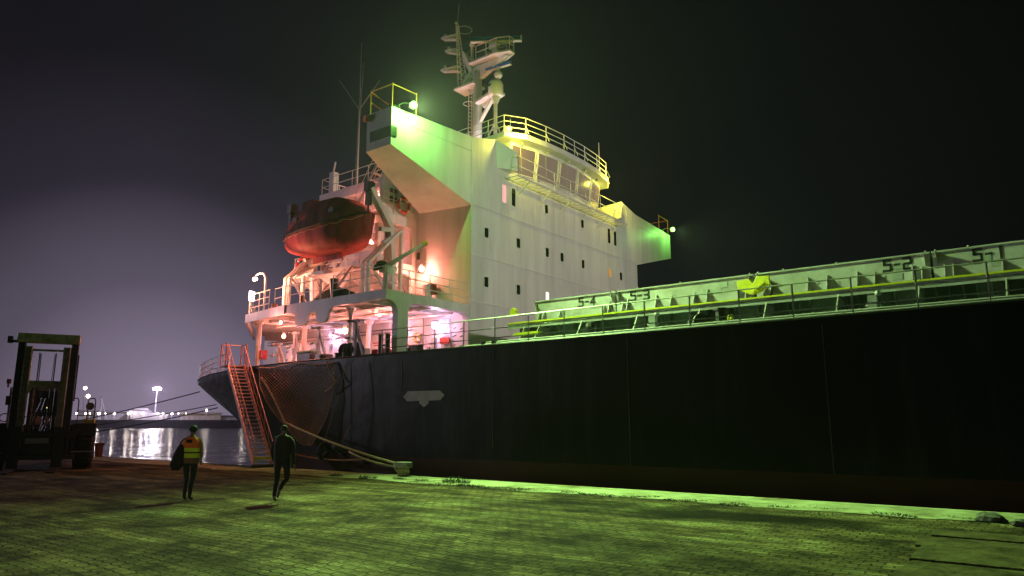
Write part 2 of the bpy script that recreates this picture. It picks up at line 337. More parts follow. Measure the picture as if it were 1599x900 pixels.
def split_build(mb, name, m, parent, **k):
    # one object for every separate piece
    par = list(range(len(mb.v)))
    def find(a):
        while par[a] != a: par[a] = par[par[a]]; a = par[a]
        return a
    for f in mb.f:
        r0 = find(f[0])
        for i in f[1:]: par[find(i)] = r0
    g = {}
    for f in mb.f: g.setdefault(find(f[0]), []).append(f)
    res = []
    for fs in g.values():
        ids = sorted({i for f in fs for i in f}); mp = {a: b for b, a in enumerate(ids)}
        q = MB(); q.add([mb.v[i] for i in ids], [[mp[i] for i in f] for f in fs]); res.append(q.build(name, m, parent, **k))
    return res
def tag(o, label=None, cat=None, group=None, kind=None):
    for k, v_ in (('label', label), ('category', cat), ('group', group), ('kind', kind)):
        if v_: o[k] = v_
    return o
def empty(name, loc, rz=0):
    o = bpy.data.objects.new(name, None); C.objects.link(o); o.location = loc; o.rotation_euler = (0, 0, rz); o.empty_display_size = .3; return o
def arc(cx, cz, r, a0, a1, n=6):
    return [(cx+r*math.cos(R(a0+(a1-a0)*i/n)), cz+r*math.sin(R(a0+(a1-a0)*i/n))) for i in range(n+1)]
def at(px, py, ax, v):
    d = rt*(px-799.5)+up*(450-py)+fw*FPX; o = V((0, 0, EYE)); i = 'XYZ'.index(ax); return o+d*((v-o[i])/d[i])
def sag(p, q, s, n=14):
    p, q = V(p), V(q); return [p.lerp(q, i/n)-V((0, 0, s*4*(i/n)*(1-i/n))) for i in range(n+1)]
def lightobj(name, kind, loc, col, watts, parent, size=.08, target=None, cone=None, blend=.6):
    l = bpy.data.lights.new(name, kind); l.energy = watts; l.color = col; l.shadow_soft_size = size
    if kind == 'SPOT': l.spot_size = R(cone); l.spot_blend = blend
    o = bpy.data.objects.new(name, l); C.objects.link(o)
    off = V((0, 0, 0)); q = parent
    while q: off += q.location; q = q.parent
    o.location = V(loc)-off; o.parent = parent
    if target: o.rotation_euler = (V(target)-V(loc)).to_track_quat('-Z', 'Y').to_euler()
    return o

# ================================================================== SETTING
YQ, YH, XF, ZD, YC = 18.57, 19.66, -21.66, 4.57, 33.29
# quay: subdivided sheet, slightly uneven
def sheet(name, x0, x1, y0, y1, dx, dy, zf, m):
    nx = max(1, int((x1-x0)/dx)); ny = max(1, int((y1-y0)/dy)); mb = MB()
    vs = [(x0+(x1-x0)*i/nx, y0+(y1-y0)*j/ny, zf(x0+(x1-x0)*i/nx, y0+(y1-y0)*j/ny)) for j in range(ny+1) for i in range(nx+1)]
    fs = [(j*(nx+1)+i, j*(nx+1)+i+1, (j+1)*(nx+1)+i+1, (j+1)*(nx+1)+i) for j in range(ny) for i in range(nx)]
    mb.add(vs, fs); return mb.build(name, m, smooth=True)
def gz(x, y):
    k = min(1, max(0, (16.2-y)/2.0))
    return (noise.noise(V((x*.35, y*.35, 0)))*.035+noise.noise(V((x*1.1, y*1.1, 3)))*.010)*k
tag(sheet('paved_quay', -70, 25, -12, 16.7, .4, .4, gz, M['pave']), kind='structure')
# concrete kerb strip along the edge with a broken inner border
mb = MB(); n = 240
xs = [-70+95*i/n for i in range(n+1)]
inner = [16.65+noise.noise(V((x*.45, 0, 9)))*.55+noise.noise(V((x*2.3, 2, 9)))*.18 for x in xs]
vs = []; fs = []
for i, x in enumerate(xs):
    ed = YQ+noise.noise(V((x*1.5, 7, 1)))*.03
    vs += [(x, inner[i], .012), (x, 17.3, .03), (x, 18.1, .035), (x, ed, .03), (x, YQ+.02, -.12), (x, YQ, -5)]
for i in range(n):
    for j in range(5): a = i*6+j; fs.append((a, a+6, a+7, a+1))
mb.add(vs, fs)
def kerbmat():
    m = mat('kerb_concrete', (.36, .38, .25), .9, noise_s=.9, noise_a=.35, bump=1, bump_s=5, dirt=(.11, .10, .045), spec=.08); return m
tag(mb.build('quay_kerb', kerbmat(), smooth=False), kind='structure')
tag(MB().box(-260, 25, -40, 18.5, -6, -.12).build('quay_base', M['conc']), kind='structure')
tag(MB().box(-760, 760, 10, 760, -3.0, -1.9).build('harbour_water', M['water']), kind='structure')
# old concrete slabs at the right corner
t = empty('paving_slab_area', (-1.1, 13.4, 0)); tag(t, kind='structure')
for (x0, x1, y0, y1, z) in ((-2.05, 1.5, 14.0, 14.75, .05), (-2.15, 1.5, 12.9, 13.93, .035), (-2.0, 1.5, 11.5, 12.83, .045), (-1.95, 1.5, 9.8, 11.42, .03)):
    p = [(x0+random.uniform(-.06, .06), y0, -.06), (x1, y0, -.06), (x1, y1, -.06), (x0+random.uniform(-.1, .1), y1, -.06)]
    MB().hexa(p+[(a, b, z) for a, b, c in p]).build('concrete_slab', M['slab'], t, bevel=.015)

# ================================================================== SHIP
ship = empty('cargo_ship', (-20, YC, -1.9))
tag(ship, 'large black hulled cargo ship with white superstructure moored along the quay', 'ship')
# ---- hull
DK = [(34, YC-.6), (30, 27), (25, 22.5), (18, 20.2), (12, YH), (0, YH), (-10, YH), (-22, YH), (-26, 19.70), (-29, 19.92), (-32, 20.3), (-35.5, 21.1), (-39, 22.15), (-42, 23.35), (-44.6, 24.55), (-46.0, 25.4), (-46.9, 27.2), (-47.3, 30), (-47.4, YC)]
WL = [(31, YC-.4), (26, 28), (21, 23.5), (15, 20.8), (11, YH), (0, YH), (-10, YH), (-20, YH), (-23.5, 19.85), (-26, 20.4), (-28.3, 21.4), (-30.5, 22.8), (-32.5, 24.4), (-34, 26), (-35.2, 27.6), (-36, 29), (-36.6, 30.6), (-37, 32), (-37.1, YC)]
zs = [4.57, 4.35, 4.0, 3.3, 2.5, 1.7, .9, .1, -.8, -1.9, -4.5]
mb = MB(); ring_full = []
def hullpt(i, z, side):
    t_ = min(1, max(0, (4.35-z)/6.25)); t_ = t_**1.05
    x = DK[i][0]+(WL[i][0]-DK[i][0])*t_; y = DK[i][1]+(WL[i][1]-DK[i][1])*t_
    return V((x, y if side < 0 else 2*YC-y, z))
nd = len(DK)
idx = [(i, -1) for i in range(nd)]+[(i, 1) for i in range(nd-2, 0, -1)]
nn = len(idx); vs = []
for z in zs:
    for i, s_ in idx: vs.append(hullpt(i, z, s_))
fs = [(k*nn+j, k*nn+(j+1) % nn, (k+1)*nn+(j+1) % nn, (k+1)*nn+j) for k in range(len(zs)-1) for j in range(nn)]
mb.add(vs, fs)
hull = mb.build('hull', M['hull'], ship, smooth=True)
md = hull.modifiers.new('s', 'EDGE_SPLIT'); md.split_angle = R(35)
hull['label'] = 'long black hull with a dark red boot top'
MB().add([hullpt(i, 4.50, s_) for i, s_ in idx], [tuple(range(nn))]).build('main_deck', M['deckgreen'], ship)
# gunwale bar and plate seams
mb = MB(); mb.path([hullpt(i, 4.60, -1)+V((0, -.015, 0)) for i in range(3, nd)], .035, 6)
mb.build('gunwale_bar', M['black'], ship)
mb = MB()
for px, y0, y1 in ((770, 548, 700), (979, 528, 728), (1283, 505, 740), (628, 560, 610)):
    a = at(px, y0, 'Y', YH-.008); b = at(px, y1, 'Y', YH-.008); b.x = a.x; mb.beam(a, b, .022, .016, (0, 1, 0))
split_build(mb, 'weld_seam', mat('seam_paint', (.05, .048, .05), .35), ship)
mb = MB(); P = [at(x, y, 'Y', YH-.006) for x, y in ((630, 620), (637, 611), (687, 610), (694, 617), (688, 625), (669, 626), (669, 630), (662, 636), (655, 630), (655, 626), (636, 627))]
mb.prism([(p.x, p.z) for p in P], 'Y', YH-.012, YH-.004)
mb.build('tug_mark', mat('grey_mark_paint', (.34, .31, .30), .6, noise_s=3, noise_a=.25), ship)['label'] = 'pale grey flat hexagon mark with a pointed stem on the black hull'

# ---- deck house: front plate with wing ends and notch
fr = [(24.92, 4.50), (24.92, 12.15), (19.66, 13.55), (19.66, 15.27), (24.92, 15.60), (26.8, 16.05), (27.25, 15.3), (27.5, 14.6), (39.08, 14.6), (39.33, 15.3), (39.78, 16.05), (41.66, 15.60), (46.92, 15.27), (46.92, 13.55), (41.66, 12.15), (41.66, 4.50)]
mb = MB().prism(fr, 'X', XF-.25, XF)
house = mb.build('front_bulkhead', M['white'], ship); house['label'] = 'broad white front wall with bridge wings tapering to each side'
mb = MB(); mb.box(-25.3, XF-.25, 24.92, 41.66, 4.50, 14.4)
mb.build('accommodation_block', M['white'], ship)
for sgn in (-1, 1):
    def yy(y): return y if sgn < 0 else 2*YC-y
    mb = MB()
    xb, xr = XF-.25, -25.15
    mb.hexa([(-23.24, yy(19.66), 13.55), (xb, yy(19.66), 13.55), (xb, yy(24.92), 12.15), (xr, yy(24.92), 12.35),
             (-23.24, yy(19.66), 14.15), (xb, yy(19.66), 14.15), (xb, yy(24.92), 14.38), (xr, yy(24.92), 14.38)])
    mb.hexa([(-23.24, yy(19.66), 14.15), (xb, yy(19.66), 14.15), (xb, yy(19.74), 14.15), (-23.24, yy(19.74), 14.15),
             (-23.24, yy(19.66), 15.30), (xb, yy(19.66), 15.27), (xb, yy(19.74), 15.27), (-23.24, yy(19.74), 15.30)])
    mb.hexa([(-23.24, yy(19.74), 14.15), (-23.16, yy(19.74), 14.15), (-25.07, yy(24.92), 14.38), (-25.15, yy(24.92), 14.38),
             (-23.24, yy(19.74), 15.30), (-23.16, yy(19.74), 15.30), (-25.07, yy(24.92), 15.5), (-25.15, yy(24.92), 15.5)])
    wng = mb.build('bridge_wing', M['white'], ship); wng['label'] = 'boxed bridge wing overhanging the '+('near' if sgn < 0 else 'far')+' side'
# dark screen on the near wing tip
mb = MB(); mb.box(-22.95, XF+.03, 19.60, 19.655, 13.93, 14.38)
mb.box(XF+.002, XF+.05, 19.60, 19.95, 13.93, 14.38)
mb.build('wing_light_screen', M['black'], ship)['label'] = 'dark side light screen wrapped round the near wing tip'
# raised weld lines and pilaster on the walls
mb = MB()
for z in (7.48, 9.74, 12.23):
    mb.box(XF+.001, XF+.03, 24.95, 41.63, z-.02, z+.02)
for z in (9.74,): mb.box(-25.28, XF+.001, 24.903, 24.919, z-.016, z+.016)
mb.box(XF+.001, XF+.014, 24.93, 24.96, 4.6, 15.5)
mb.beam((XF+.008, 19.7, 14.72), (XF+.008, 24.9, 14.88), .012, .03, (0, 0, 1)); mb.beam((XF+.008, 41.7, 14.88), (XF+.008, 46.9, 14.72), .012, .03, (0, 0, 1))
for y in (28.9, 32.9, 36.9): mb.box(XF+.001, XF+.008, y-.01, y+.01, 4.7, 14.5)
mb.build('plate_seam', M['white2'], ship)
# windows of the front
def rrect(w_, h_, r_, n=3):
    o = []
    for cx, cz, a in ((w_/2-r_, h_/2-r_, 0), (-w_/2+r_, h_/2-r_, 90), (-w_/2+r_, -h_/2+r_, 180), (w_/2-r_, -h_/2+r_, 270)):
        o += arc(cx, cz, r_, a, a+90, n)
    return o
def window_x(y, z, w_, h_, m, frame=.05, x=XF):
    o = rrect(w_+2*frame, h_+2*frame, .10); i = rrect(w_, h_, .06); n = len(o)
    mb = MB()
    vs = [(x+.002, y+a, z+b) for a, b in o]+[(x+.035, y+a, z+b) for a, b in o]+[(x+.035, y+a, z+b) for a, b in i]+[(x+.002, y+a, z+b) for a, b in i]
    fs = []
    for k in range(3): fs += [(k*n+j, k*n+(j+1) % n, (k+1)*n+(j+1) % n, (k+1)*n+j) for j in range(n)]
    mb.add(vs, fs)
    f = mb.build('window', M['white2'], ship)
    MB().prism([(y+a, z+b) for a, b in rrect(w_*.99, h_*.99, .06)], 'X', x+.003, x+.010).build('pane', m, f)
    return f
for y, z in ((26.05, 11.0), (28.63, 11.0), (31.23, 11.0), (32.68, 11.0), (34.9, 11.0), (39.4, 11.0), (31.2, 13.44), (34.91, 13.44), (26.06, 8.55), (28.63, 8.55), (36.6, 8.55)):
    window_x(y, z, .32, .5, M['glass'])
window_x(38.02, 11.0, .32, .5, M['litorange'])['label'] = 'small window glowing orange'
window_x(31.2, 8.55, .32, .5, M['litwhite'])['label'] = 'lit window just above the hatch cover'
window_x(27.45, 13.36, .34, .95, M['litpink'])['label'] = 'tall window glowing pink'
window_x(28.22, 13.36, .34, .95, M['glass'])
window_x(38.02, 13.36, .34, .95, M['glass']); window_x(38.78, 13.36, .34, .95, M['glass'])

# ---- wheelhouse
RF = [(-25.5, 28.1), (-22.0, 27.9), (-21.35, 29.0), (-21.1, 30.6), (-20.98, 32.2), (-20.98, 34.4), (-21.1, 36.0), (-21.35, 37.6), (-22.0, 38.7), (-25.5, 38.5)]
WT = [(-25.4, 28.9), (-22.15, 28.65), (-21.72, 30.5), (-21.5, 32.4), (-21.5, 34.3), (-21.72, 36.15), (-22.15, 37.9), (-25.4, 37.7)]
mb = MB(); 
mb.prism(RF, 'Z', 16.72, 17.02)
wh = mb.build('wheelhouse_roof', M['white'], ship, bevel=.03); wh['label'] = 'curved wheelhouse roof slab'
mb = MB(); n = len(WT)
low = [(x-.28 if x > -24 else x, y+(.0)) for x, y in WT]
def wring(k): # k 0 bottom .. 1 top
    z = 14.45+(16.72-14.45)*k
    return [V((low[i][0]+(WT[i][0]-low[i][0])*k, WT[i][1], z)) for i in range(n)]
mb.add(wring(0)+wring(1), [(i, (i+1) % n, n+(i+1) % n, n+i) for i in range(n)]+[tuple(range(n)), tuple(range(n, 2*n))])
whl = mb.build('wheelhouse', M['white'], ship)
# slanted bridge windows
def facewin(a, b, c, d, m, off, name='bridge_window'):
    nrm = (b-a).cross(d-a).normalized()
    if nrm.x < 0: nrm = -nrm
    P = [a, b, c, d]
    fm = MB(); I = []
    cen = (a+b+c+d)/4
    O = [p+nrm*.005 for p in P]; O2 = [p+nrm*off for p in P]; I2 = [cen+(p-cen)*.965+nrm*off for p in P]; I1 = [cen+(p-cen)*.965+nrm*.005 for p in P]
    fm.add(O+O2+I2+I1, [(k*4+j, k*4+(j+1) % 4, (k+1)*4+(j+1) % 4, (k+1)*4+j) for k in range(3) for j in range(4)])
    f = fm.build(name, M['white2'], ship)
    MB().add([p+nrm*.012 for p in I1], [(0, 1, 2, 3)]).build('pane', m, f)
for i in (1, 2, 3, 4, 5):
    z0, z1 = 15.05, 16.56; k0, k1 = (z0-14.45)/2.27, (z1-14.45)/2.27
    r0, r1 = wring(k0), wring(k1)
    A, B, A2, B2 = r0[i], r0[i+1], r1[i], r1[i+1]
    facewin(A.lerp(B, .05), A.lerp(B, .95), A2.lerp(B2, .95), A2.lerp(B2, .05), M['bridgeglass'], .05)
# slanted side sponsons closing the notch
for sgn in (-1, 1):
    def yy(y): return y if sgn < 0 else 2*YC-y
    mb = MB()
    mb.hexa([(XF-1.2, yy(26.9), 14.4), (XF+.0, yy(26.9), 14.6), (XF+.55, yy(27.9), 14.6), (XF-1.2, yy(27.9), 14.4),
             (XF-1.2, yy(26.75), 16.0), (XF+.02, yy(26.78), 16.05), (XF+.60, yy(27.75), 15.55), (XF-1.2, yy(27.8), 15.55)])
    mb.build('bulwark_flare', M['white'], ship)
# front walkway
mb = MB()
W0, W1, y0, y1 = XF+.0, -20.85, 27.55, 39.0
mb.beam((W1, y0, 14.2), (W1, y1, 14.2), .05, .08); mb.beam((W0+.06, y0, 14.2), (W0+.06, y1, 14.2), .05, .08)
k = 26
for i in range(k+1):
    y = y0+(y1-y0)*i/k; mb.beam((W0+.05, y, 14.2), (W1, y, 14.2), .03, .03)
for j in range(3): mb.beam((W0+.25+.18*j, y0, 14.215), (W0+.25+.18*j, y1, 14.215), .012, .02)
for y in (28.6, 30.6, 32.6, 34.6, 36.6, 38.4): mb.beam((W0, y, 13.55), (W1, y, 14.16), .05, .05)
wk = mb.build('bridge_walkway', M['white2'], ship); wk['label'] = 'grating walkway under the bridge windows'
def railing(pts, h=1.0, rails=(1, .66, .33), r=.022, post=1.5, m=None, name='railing', parent=ship, brace=False, closed=False):
    mb = MB(); pts = [V(p) for p in pts]
    for f_ in rails: mb.path([p+V((0, 0, h*f_)) for p in pts], r, 5)
    acc = 0; 
    for a, b in zip(pts[:-1], pts[1:]):
        L_ = (b-a).length; k = max(1, round(L_/post))
        for i in range(k+(b is pts[-1] or (b-pts[-1]).length < 1e-6)):
            p = a.lerp(b, i/k); mb.tube(p, p+V((0, 0, h)), r*1.15, 5)
            if brace:
                d = (b-a).normalized(); mb.tube(p+V((0, 0, h*.55)), p+d.cross(V((0, 0, 1)))*.22, r*.8, 4)
    return mb.build(name, m or M['white2'], parent)
railing([(W1, 27.6, 14.2), (W1, 38.95, 14.2)], 1.05, (1, .5), post=1.6)
railing([(XF, 27.6, 14.2), (W1, 27.6, 14.2)], 1.05, (1, .5), post=1)
railing([(-25.5, 28.15, 17.02), (-22.1, 28.0, 17.02), (-21.45, 29.05, 17.02), (-21.2, 30.6, 17.02), (-21.08, 32.2, 17.02), (-21.08, 34.4, 17.02), (-21.2, 36.0, 17.02), (-21.45, 37.55, 17.02), (-22.1, 38.6, 17.02)], .95, (1, .66, .33), post=1.15, brace=True)
# yellow lit small bracket items: window wipers and horns
mb = MB()
for i in (1, 2, 3, 4, 5):
    r1 = wring(.95); r0 = wring(.35); a = r1[i].lerp(r1[i+1], .3)+V((.1, 0, 0)); b = r0[i].lerp(r0[i+1], .45)+V((.08, 0, 0)); mb.tube(a, b, .018, 4); mb.ball(a+V((.12, 0, .05)), .09, 8)
split_build(mb, 'window_wiper', M['galv'], ship)

# ---- upper decks aft
def slab_poly(pts, z0, z1, name, m, parent=ship, mirror=True, lab=None):
    P = list(pts)
    if mirror: P = P+[(x, 2*YC-y) for x, y in reversed(pts)]
    o = MB().prism(P, 'Z', z0, z1).build(name, m, parent)
    if lab: o['label'] = lab
    return o
slab_poly([(-25.0, 24.95), (-25.0, 19.82), (-28.5, 19.82), (-32.5, 20.45), (-38.7, 24.9)], 7.12, 7.24, 'poop_roof_deck', M['white'])
slab_poly([(-22.02, 24.9), (-22.02, 19.82), (-24.98, 19.82), (-24.98, 24.9)], 7.12, 7.24, 'side_deck', M['white'], mirror=False)
# side fascia with hanging arch tabs (near side)
fa = [(-22.0, 7.28), (-28.5, 7.28), (-28.5, 6.86)]
fa += [(-28.0, 6.86)]+arc(-27.85, 6.7, .16, 90, 0, 4)[0:0]
fa += [(-27.72, 6.72), (-27.68, 6.35), (-27.55, 6.22), (-26.95, 6.22), (-26.82, 6.38), (-26.80, 6.62), (-26.68, 6.76), (-26.3, 6.76), (-26.18, 6.62), (-26.14, 6.38), (-26.0, 6.24), (-25.55, 6.24), (-25.40, 6.38), (-25.36, 6.62), (-25.15, 6.84), (-24.8, 6.88), (-22.0, 6.88)]
mb = MB().prism(fa, 'Y', 19.66, 19.80)
mb.build('side_fascia', M['white'], ship)
mb = MB()
for a, b in (((-28.5, 19.66), (-32.7, 20.3)), ((-32.7, 20.3), (-39.0, 24.85))):
    a = V((*a, 7.07)); b = V((*b, 7.07)); mb.beam(a, b, .10, .42)
split_build(mb, 'aft_fascia', M['white'], ship)
# front frame with two portals
fp = [(19.66, 7.28), (24.90, 7.28), (24.90, 4.52), (24.80, 4.52), (24.80, 6.5)]+arc(24.42, 6.5, .38, 0, 90)+arc(21.33, 6.5, .38, 90, 180)+[(20.95, 4.52), (20.36, 4.52), (20.36, 6.35)]+arc(19.86, 6.35, .5, 0, 75)+[(19.66, 6.88)]
mb = MB().prism(fp, 'X', XF-.32, XF-.001)
mb.build('portal_frame', M['white'], ship)['label'] = 'rounded portal frame at the side of the house'
# deck beams under the poop roof
mb = MB()
for x in (-23.4, -25.4, -27.2, -29.0, -30.8, -32.6): mb.box(x-.05, x+.05, 19.9+max(0, (-29-x)*.2), 24.9, 6.94, 7.12)
for y in (21.6, 23.3): mb.box(-34, -22.1, y-.04, y+.04, 6.98, 7.12)
for y, r_ in ((22.3, .05), (22.5, .035), (24.3, .06)): mb.tube((-33, y, 6.88), (-22.2, y, 6.88), r_, 6)
split_build(mb, 'deck_beam', M['white2'], ship)
# posts
for x, y, r_ in ((-32.0, 20.65, .12), (-29.3, 21.4, .12), (-25.3, 20.9, .10), (-27.6, 24.0, .12)):
    mb = MB(); mb.tube((x, y, 4.5), (x, y, 6.9), r_, 8); mb.tube((x, y, 6.7), (x, y, 6.96), r_*1.1, 8, r_*2.4)
    mb.build('deck_post', M['white2'], ship)
# aft deck house at main deck
mb = MB(); mb.box(-38.0, -25.3, 24.92, 41.66, 4.50, 7.12); mb.build('aft_deck_house', M['white'], ship)
mb = MB(); mb.box(-33.8, -25.3, 26.2, 40.4, 7.24, 14.4); mb.build('aft_block', M['white'], ship)
# platforms B, C, D
slab_poly([(-25.32, 24.9), (-25.32, 22.9), (-32.2, 22.5), (-33.8, 23.6), (-33.8, 26.1)], 9.40, 9.62, 'boat_deck', M['white'], mirror=False)
slab_poly([(-25.32, 24.9), (-25.32, 22.5), (-26.6, 22.5), (-26.9, 24.6), (-33.6, 24.9), (-33.6, 26.1)], 11.78, 12.0, 'bridge_deck', M['white'], mirror=False)
slab_poly([(-25.32, 24.92), (-33.4, 24.92)], 14.40, 14.95, 'top_deck', M['white'])
# transverse screens with rounded portals at x=-25.3
def screen(y0, y1, z0, z1, oy0, oy1, oz1, x0, x1, r_=.35):
    p = [(y0, z1), (y1, z1), (y1, z0), (oy1, z0), (oy1, oz1-r_)]+arc(oy1-r_, oz1-r_, r_, 0, 90)+arc(oy0+r_, oz1-r_, r_, 90, 180)+[(oy0, z0), (y0, z0)]
    return MB().prism(p, 'X', x0, x1)
sc1 = screen(22.95, 24.9, 9.62, 11.78, 23.1, 24.65, 11.5, -25.5, -25.32); sc1.build('boat_deck_portal', M['white'], ship)
sc2 = screen(22.95, 24.9, 7.24, 9.40, 23.2, 24.65, 9.1, -25.5, -25.32); sc2.build('lower_portal', M['white'], ship)
# wind screen panel with window at bridge deck
mb = MB(); mb.prism([(22.5, 12.0), (22.5, 13.5)]+arc(22.95, 13.5, .45, 180, 100)+[(24.9, 14.4), (24.9, 12.0)], 'X', -25.5, -25.34); mb.build('wind_screen_panel', M['white'], ship)
for y, z in ((23.15, 13.1), (23.42, 13.1), (23.15, 12.72), (23.42, 12.72)):
    MB().prism([(y+a, z+b) for a, b in rrect(.22, .32, .05)], 'X', -25.338, -25.32).build('screen_window', mat('dark_red_glass', (.10, .012, .012), .2), ship)
# yellow cabin doors
for (y, z) in ((23.9, 9.62), (24.3, 12.0)):
    mb = MB().prism([(y+a, z+.95+b) for a, b in rrect(.55, 1.75, .12)], 'X', -26.25, -26.18); mb.build('cabin_door', M['orange'], ship)['label'] = 'yellow orange cabin door'
mb = MB(); mb.box(-26.5, -26.26, 23.2, 24.9, 9.62, 11.7); mb.box(-26.5, -26.26, 23.9, 24.9, 12.0, 14.3); mb.build('inner_wall', M['white'], ship)
# side wall panels under the top deck
mb = MB(); mb.box(-33.7, -26.6, 26.0, 26.18, 7.3, 14.3)
mb.build('side_wall_plating', M['white'], ship)
# brackets below boat deck platform
mb = MB()
for x in (-26.3, -28.4, -30.4, -32.0): mb.prism([(22.75, 9.4), (24.9, 9.4), (26.0, 8.2), (26.0, 9.4)][:2]+[(26.0, 9.4), (26.0, 8.0)], 'X', x-.05, x+.05)
split_build(mb, 'deck_bracket', M['white2'], ship)
# railings of the side decks
railing([(-21.75, 24.85, 7.28), (-21.75, 19.75, 7.28)], 1.0, post=1.3)
railing([(-21.75, 19.75, 7.28), (-25.2, 19.75, 7.28)], 1.0, post=1.2)
railing([(-26.0, 19.75, 7.28), (-28.5, 19.75, 7.28), (-29.8, 19.95, 7.28)], .95, (1, .5), post=1.2)
railing([(-30.4, 20.05, 7.28), (-32.6, 20.38, 7.28), (-38.8, 24.9, 7.28)], 1.0, post=1.2)
railing([(-25.4, 22.98, 9.62), (-28, 22.75, 9.62), (-31, 22.65, 9.62), (-32.1, 22.6, 9.62), (-33.7, 23.7, 9.62), (-33.7, 26, 9.62)], .9, post=.9)
railing([(-25.3, 24.8, 12.0), (-25.28, 22.55, 12.0), (-26.6, 22.55, 12.0)], 1.0, post=.8)
railing([(-26.6, 25.0, 14.95), (-33.3, 25.0, 14.95), (-33.3, 30, 14.95)], .95, (1, .5), post=1.4)
railing([(-33.6, 25.0, 12.0), (-26.8, 24.75, 12.0)], .95, (1, .5), post=1.2)
# main deck railing forward of the portal and at the stern
railing([(-20.4-1.5, 19.75, ZD), (13.6, 19.75, ZD)], 1.0, (1, .62, .28), r=.020, post=1.5, m=M['galv'])
SR = [hullpt(i, 4.6, -1) for i in range(11, nd)]; SR = [p+(V((-20, YC, 4.6))-p).normalized()*.12 for p in SR]
railing(SR, .95, (1, .66, .33), post=1.1, m=M['white2'])
SRf = [V((p.x, 2*YC-p.y, p.z)) for p in SR]
railing(SRf, .95, (1, .66, .33), post=1.1, m=M['white2'])
mb = MB(); p = SR[3]; mb.box(p.x-.02, p.x+.3, p.y-.06, p.y-.03, 4.85, 5.5); mb.build('name_board', M['dome'], ship)
# wing end railings (orange)
for sgn in (-1, 1):
    def yy(y): return y if sgn < 0 else 2*YC-y
    mb = MB(); P = [(-23.15, yy(19.75), 15.3), (XF-.1, yy(19.75), 15.27), (XF-.1, yy(21.2), 15.33), (-23.6, yy(21.2), 15.35)]
    Pv = [V(q) for q in P]
    for q in Pv: mb.tube(q-V((0, 0, .2)), q+V((0, 0, 1.15)), .026, 6)
    for a, b in ((0, 1), (1, 2), (0, 3)):
        mb.tube(Pv[a]+V((0, 0, 1.1)), Pv[b]+V((0, 0, 1.1)), .022, 5)
    mb.tube(Pv[0]+V((0, 0, 1.0)), Pv[1]+V((0, 0, .1)), .02, 5); mb.tube(Pv[3]+V((0, 0, .6)), Pv[0]+V((0, 0, .6)), .02, 5)
    mb.build('wing_railing', M['orange'], ship)
    mb = MB(); mb.box(-22.6, -22.0, yy(20.1) if sgn < 0 else yy(20.5), yy(20.5) if sgn < 0 else yy(20.1), 15.1, 15.62); mb.build('wing_console', M['galv'], ship, bevel=.03)
mb = MB(); mb.lathe((-23.24, 19.64, 15.1), [(.16, 0), (.16, .12)], 12, (-.3, -1, 0)); mb.build('wing_tip_lamp', M['orange'], ship)

# ---- mast
MX = -28.5
mb = MB(); mb.tube((MX, YC, 14.9), (MX, YC, 24.6), .36, 12, .28)
mb.build('mast_column', M['white'], ship, smooth=True)
mb = MB()
for s_ in (-.16, .16): mb.tube((MX-.62, YC+s_, 15), (MX-.62, YC+s_, 24.3), .03, 5)
for i in range(34): mb.tube((MX-.62, YC-.16, 15.2+i*.27), (MX-.62, YC+.16, 15.2+i*.27), .016, 4)
for z in (17.5, 20.3, 22.6): mb.ring((MX-.75, YC, z), .36, .02, n=12, m=4); mb.tube((MX-.3, YC, z), (MX-.62, YC, z), .03, 4)
mb.build('mast_ladder', M['white2'], ship)
mb = MB() # platforms
mb.prism([(MX-.2, 24.0), (MX+.5, 24.1), (MX+2.5, 24.95), (MX+2.5, 25.07), (MX+.2, 25.0), (MX-.6, 25.9), (MX-1.2, 26.5), (MX-1.3, 26.4), (MX-.9, 25.2)], 'Y', YC-.12, YC+.12)
mb.prism([(MX-.3, YC-.6), (MX+2.0, YC-.6), (MX+2.9, YC-.25), (MX+2.9, YC+.25), (MX+2.0, YC+.6), (MX-.3, YC+.6)], 'Z', 25.08, 25.20)
mb.hexa([(MX-1.6, YC-.6, 23.6), (MX+.1, YC-.6, 23.6), (MX+.1, YC+.6, 23.6), (MX-1.6, YC+.6, 23.6), (MX-1.5, YC-.6, 23.72), (MX+.1, YC-.6, 23.72), (MX+.1, YC+.6, 23.72), (MX-1.5, YC+.6, 23.72)])
mb.beam((MX-1.5, YC, 23.7), (MX-.1, YC, 25.2), .4, .10); mb.beam((MX-.1, YC, 24.3), (MX-1.1, YC, 26.4), .5, .09)
mb.hexa([(MX+.2, YC-.5, 22.2), (MX+1.9, YC-.5, 22.6), (MX+1.9, YC+.5, 22.6), (MX+.2, YC+.5, 22.2), (MX+.2, YC-.5, 22.36), (MX+1.9, YC-.5, 22.76), (MX+1.9, YC+.5, 22.76), (MX+.2, YC+.5, 22.36)])
mb.beam((MX+.1, YC, 20.9), (MX+1.3, YC, 22.4), .25, .12)
mb.build('mast_platform', M['white'], ship)
railing([(MX+.3, YC-.55, 25.2), (MX+2.0, YC-.55, 25.2), (MX+2.8, YC-.2, 25.2), (MX+2.8, YC+.25, 25.2)], .95, (1, .5), post=.7, r=.028)
railing([(MX+.3, YC+.55, 25.2), (MX+2.0, YC+.55, 25.2)], .95, (1, .5), post=.9, r=.025)
mb = MB()
A0 = V((MX-1.5, YC, 23.8)); A1 = V((MX-1.95, YC, 28.7))
for o_ in (V((0, -.16, 0)), V((0, .16, 0)), V((.5, 0, 0))):
    mb.tube(A0+o_*1.3, A1+o_*.3, .045, 6)
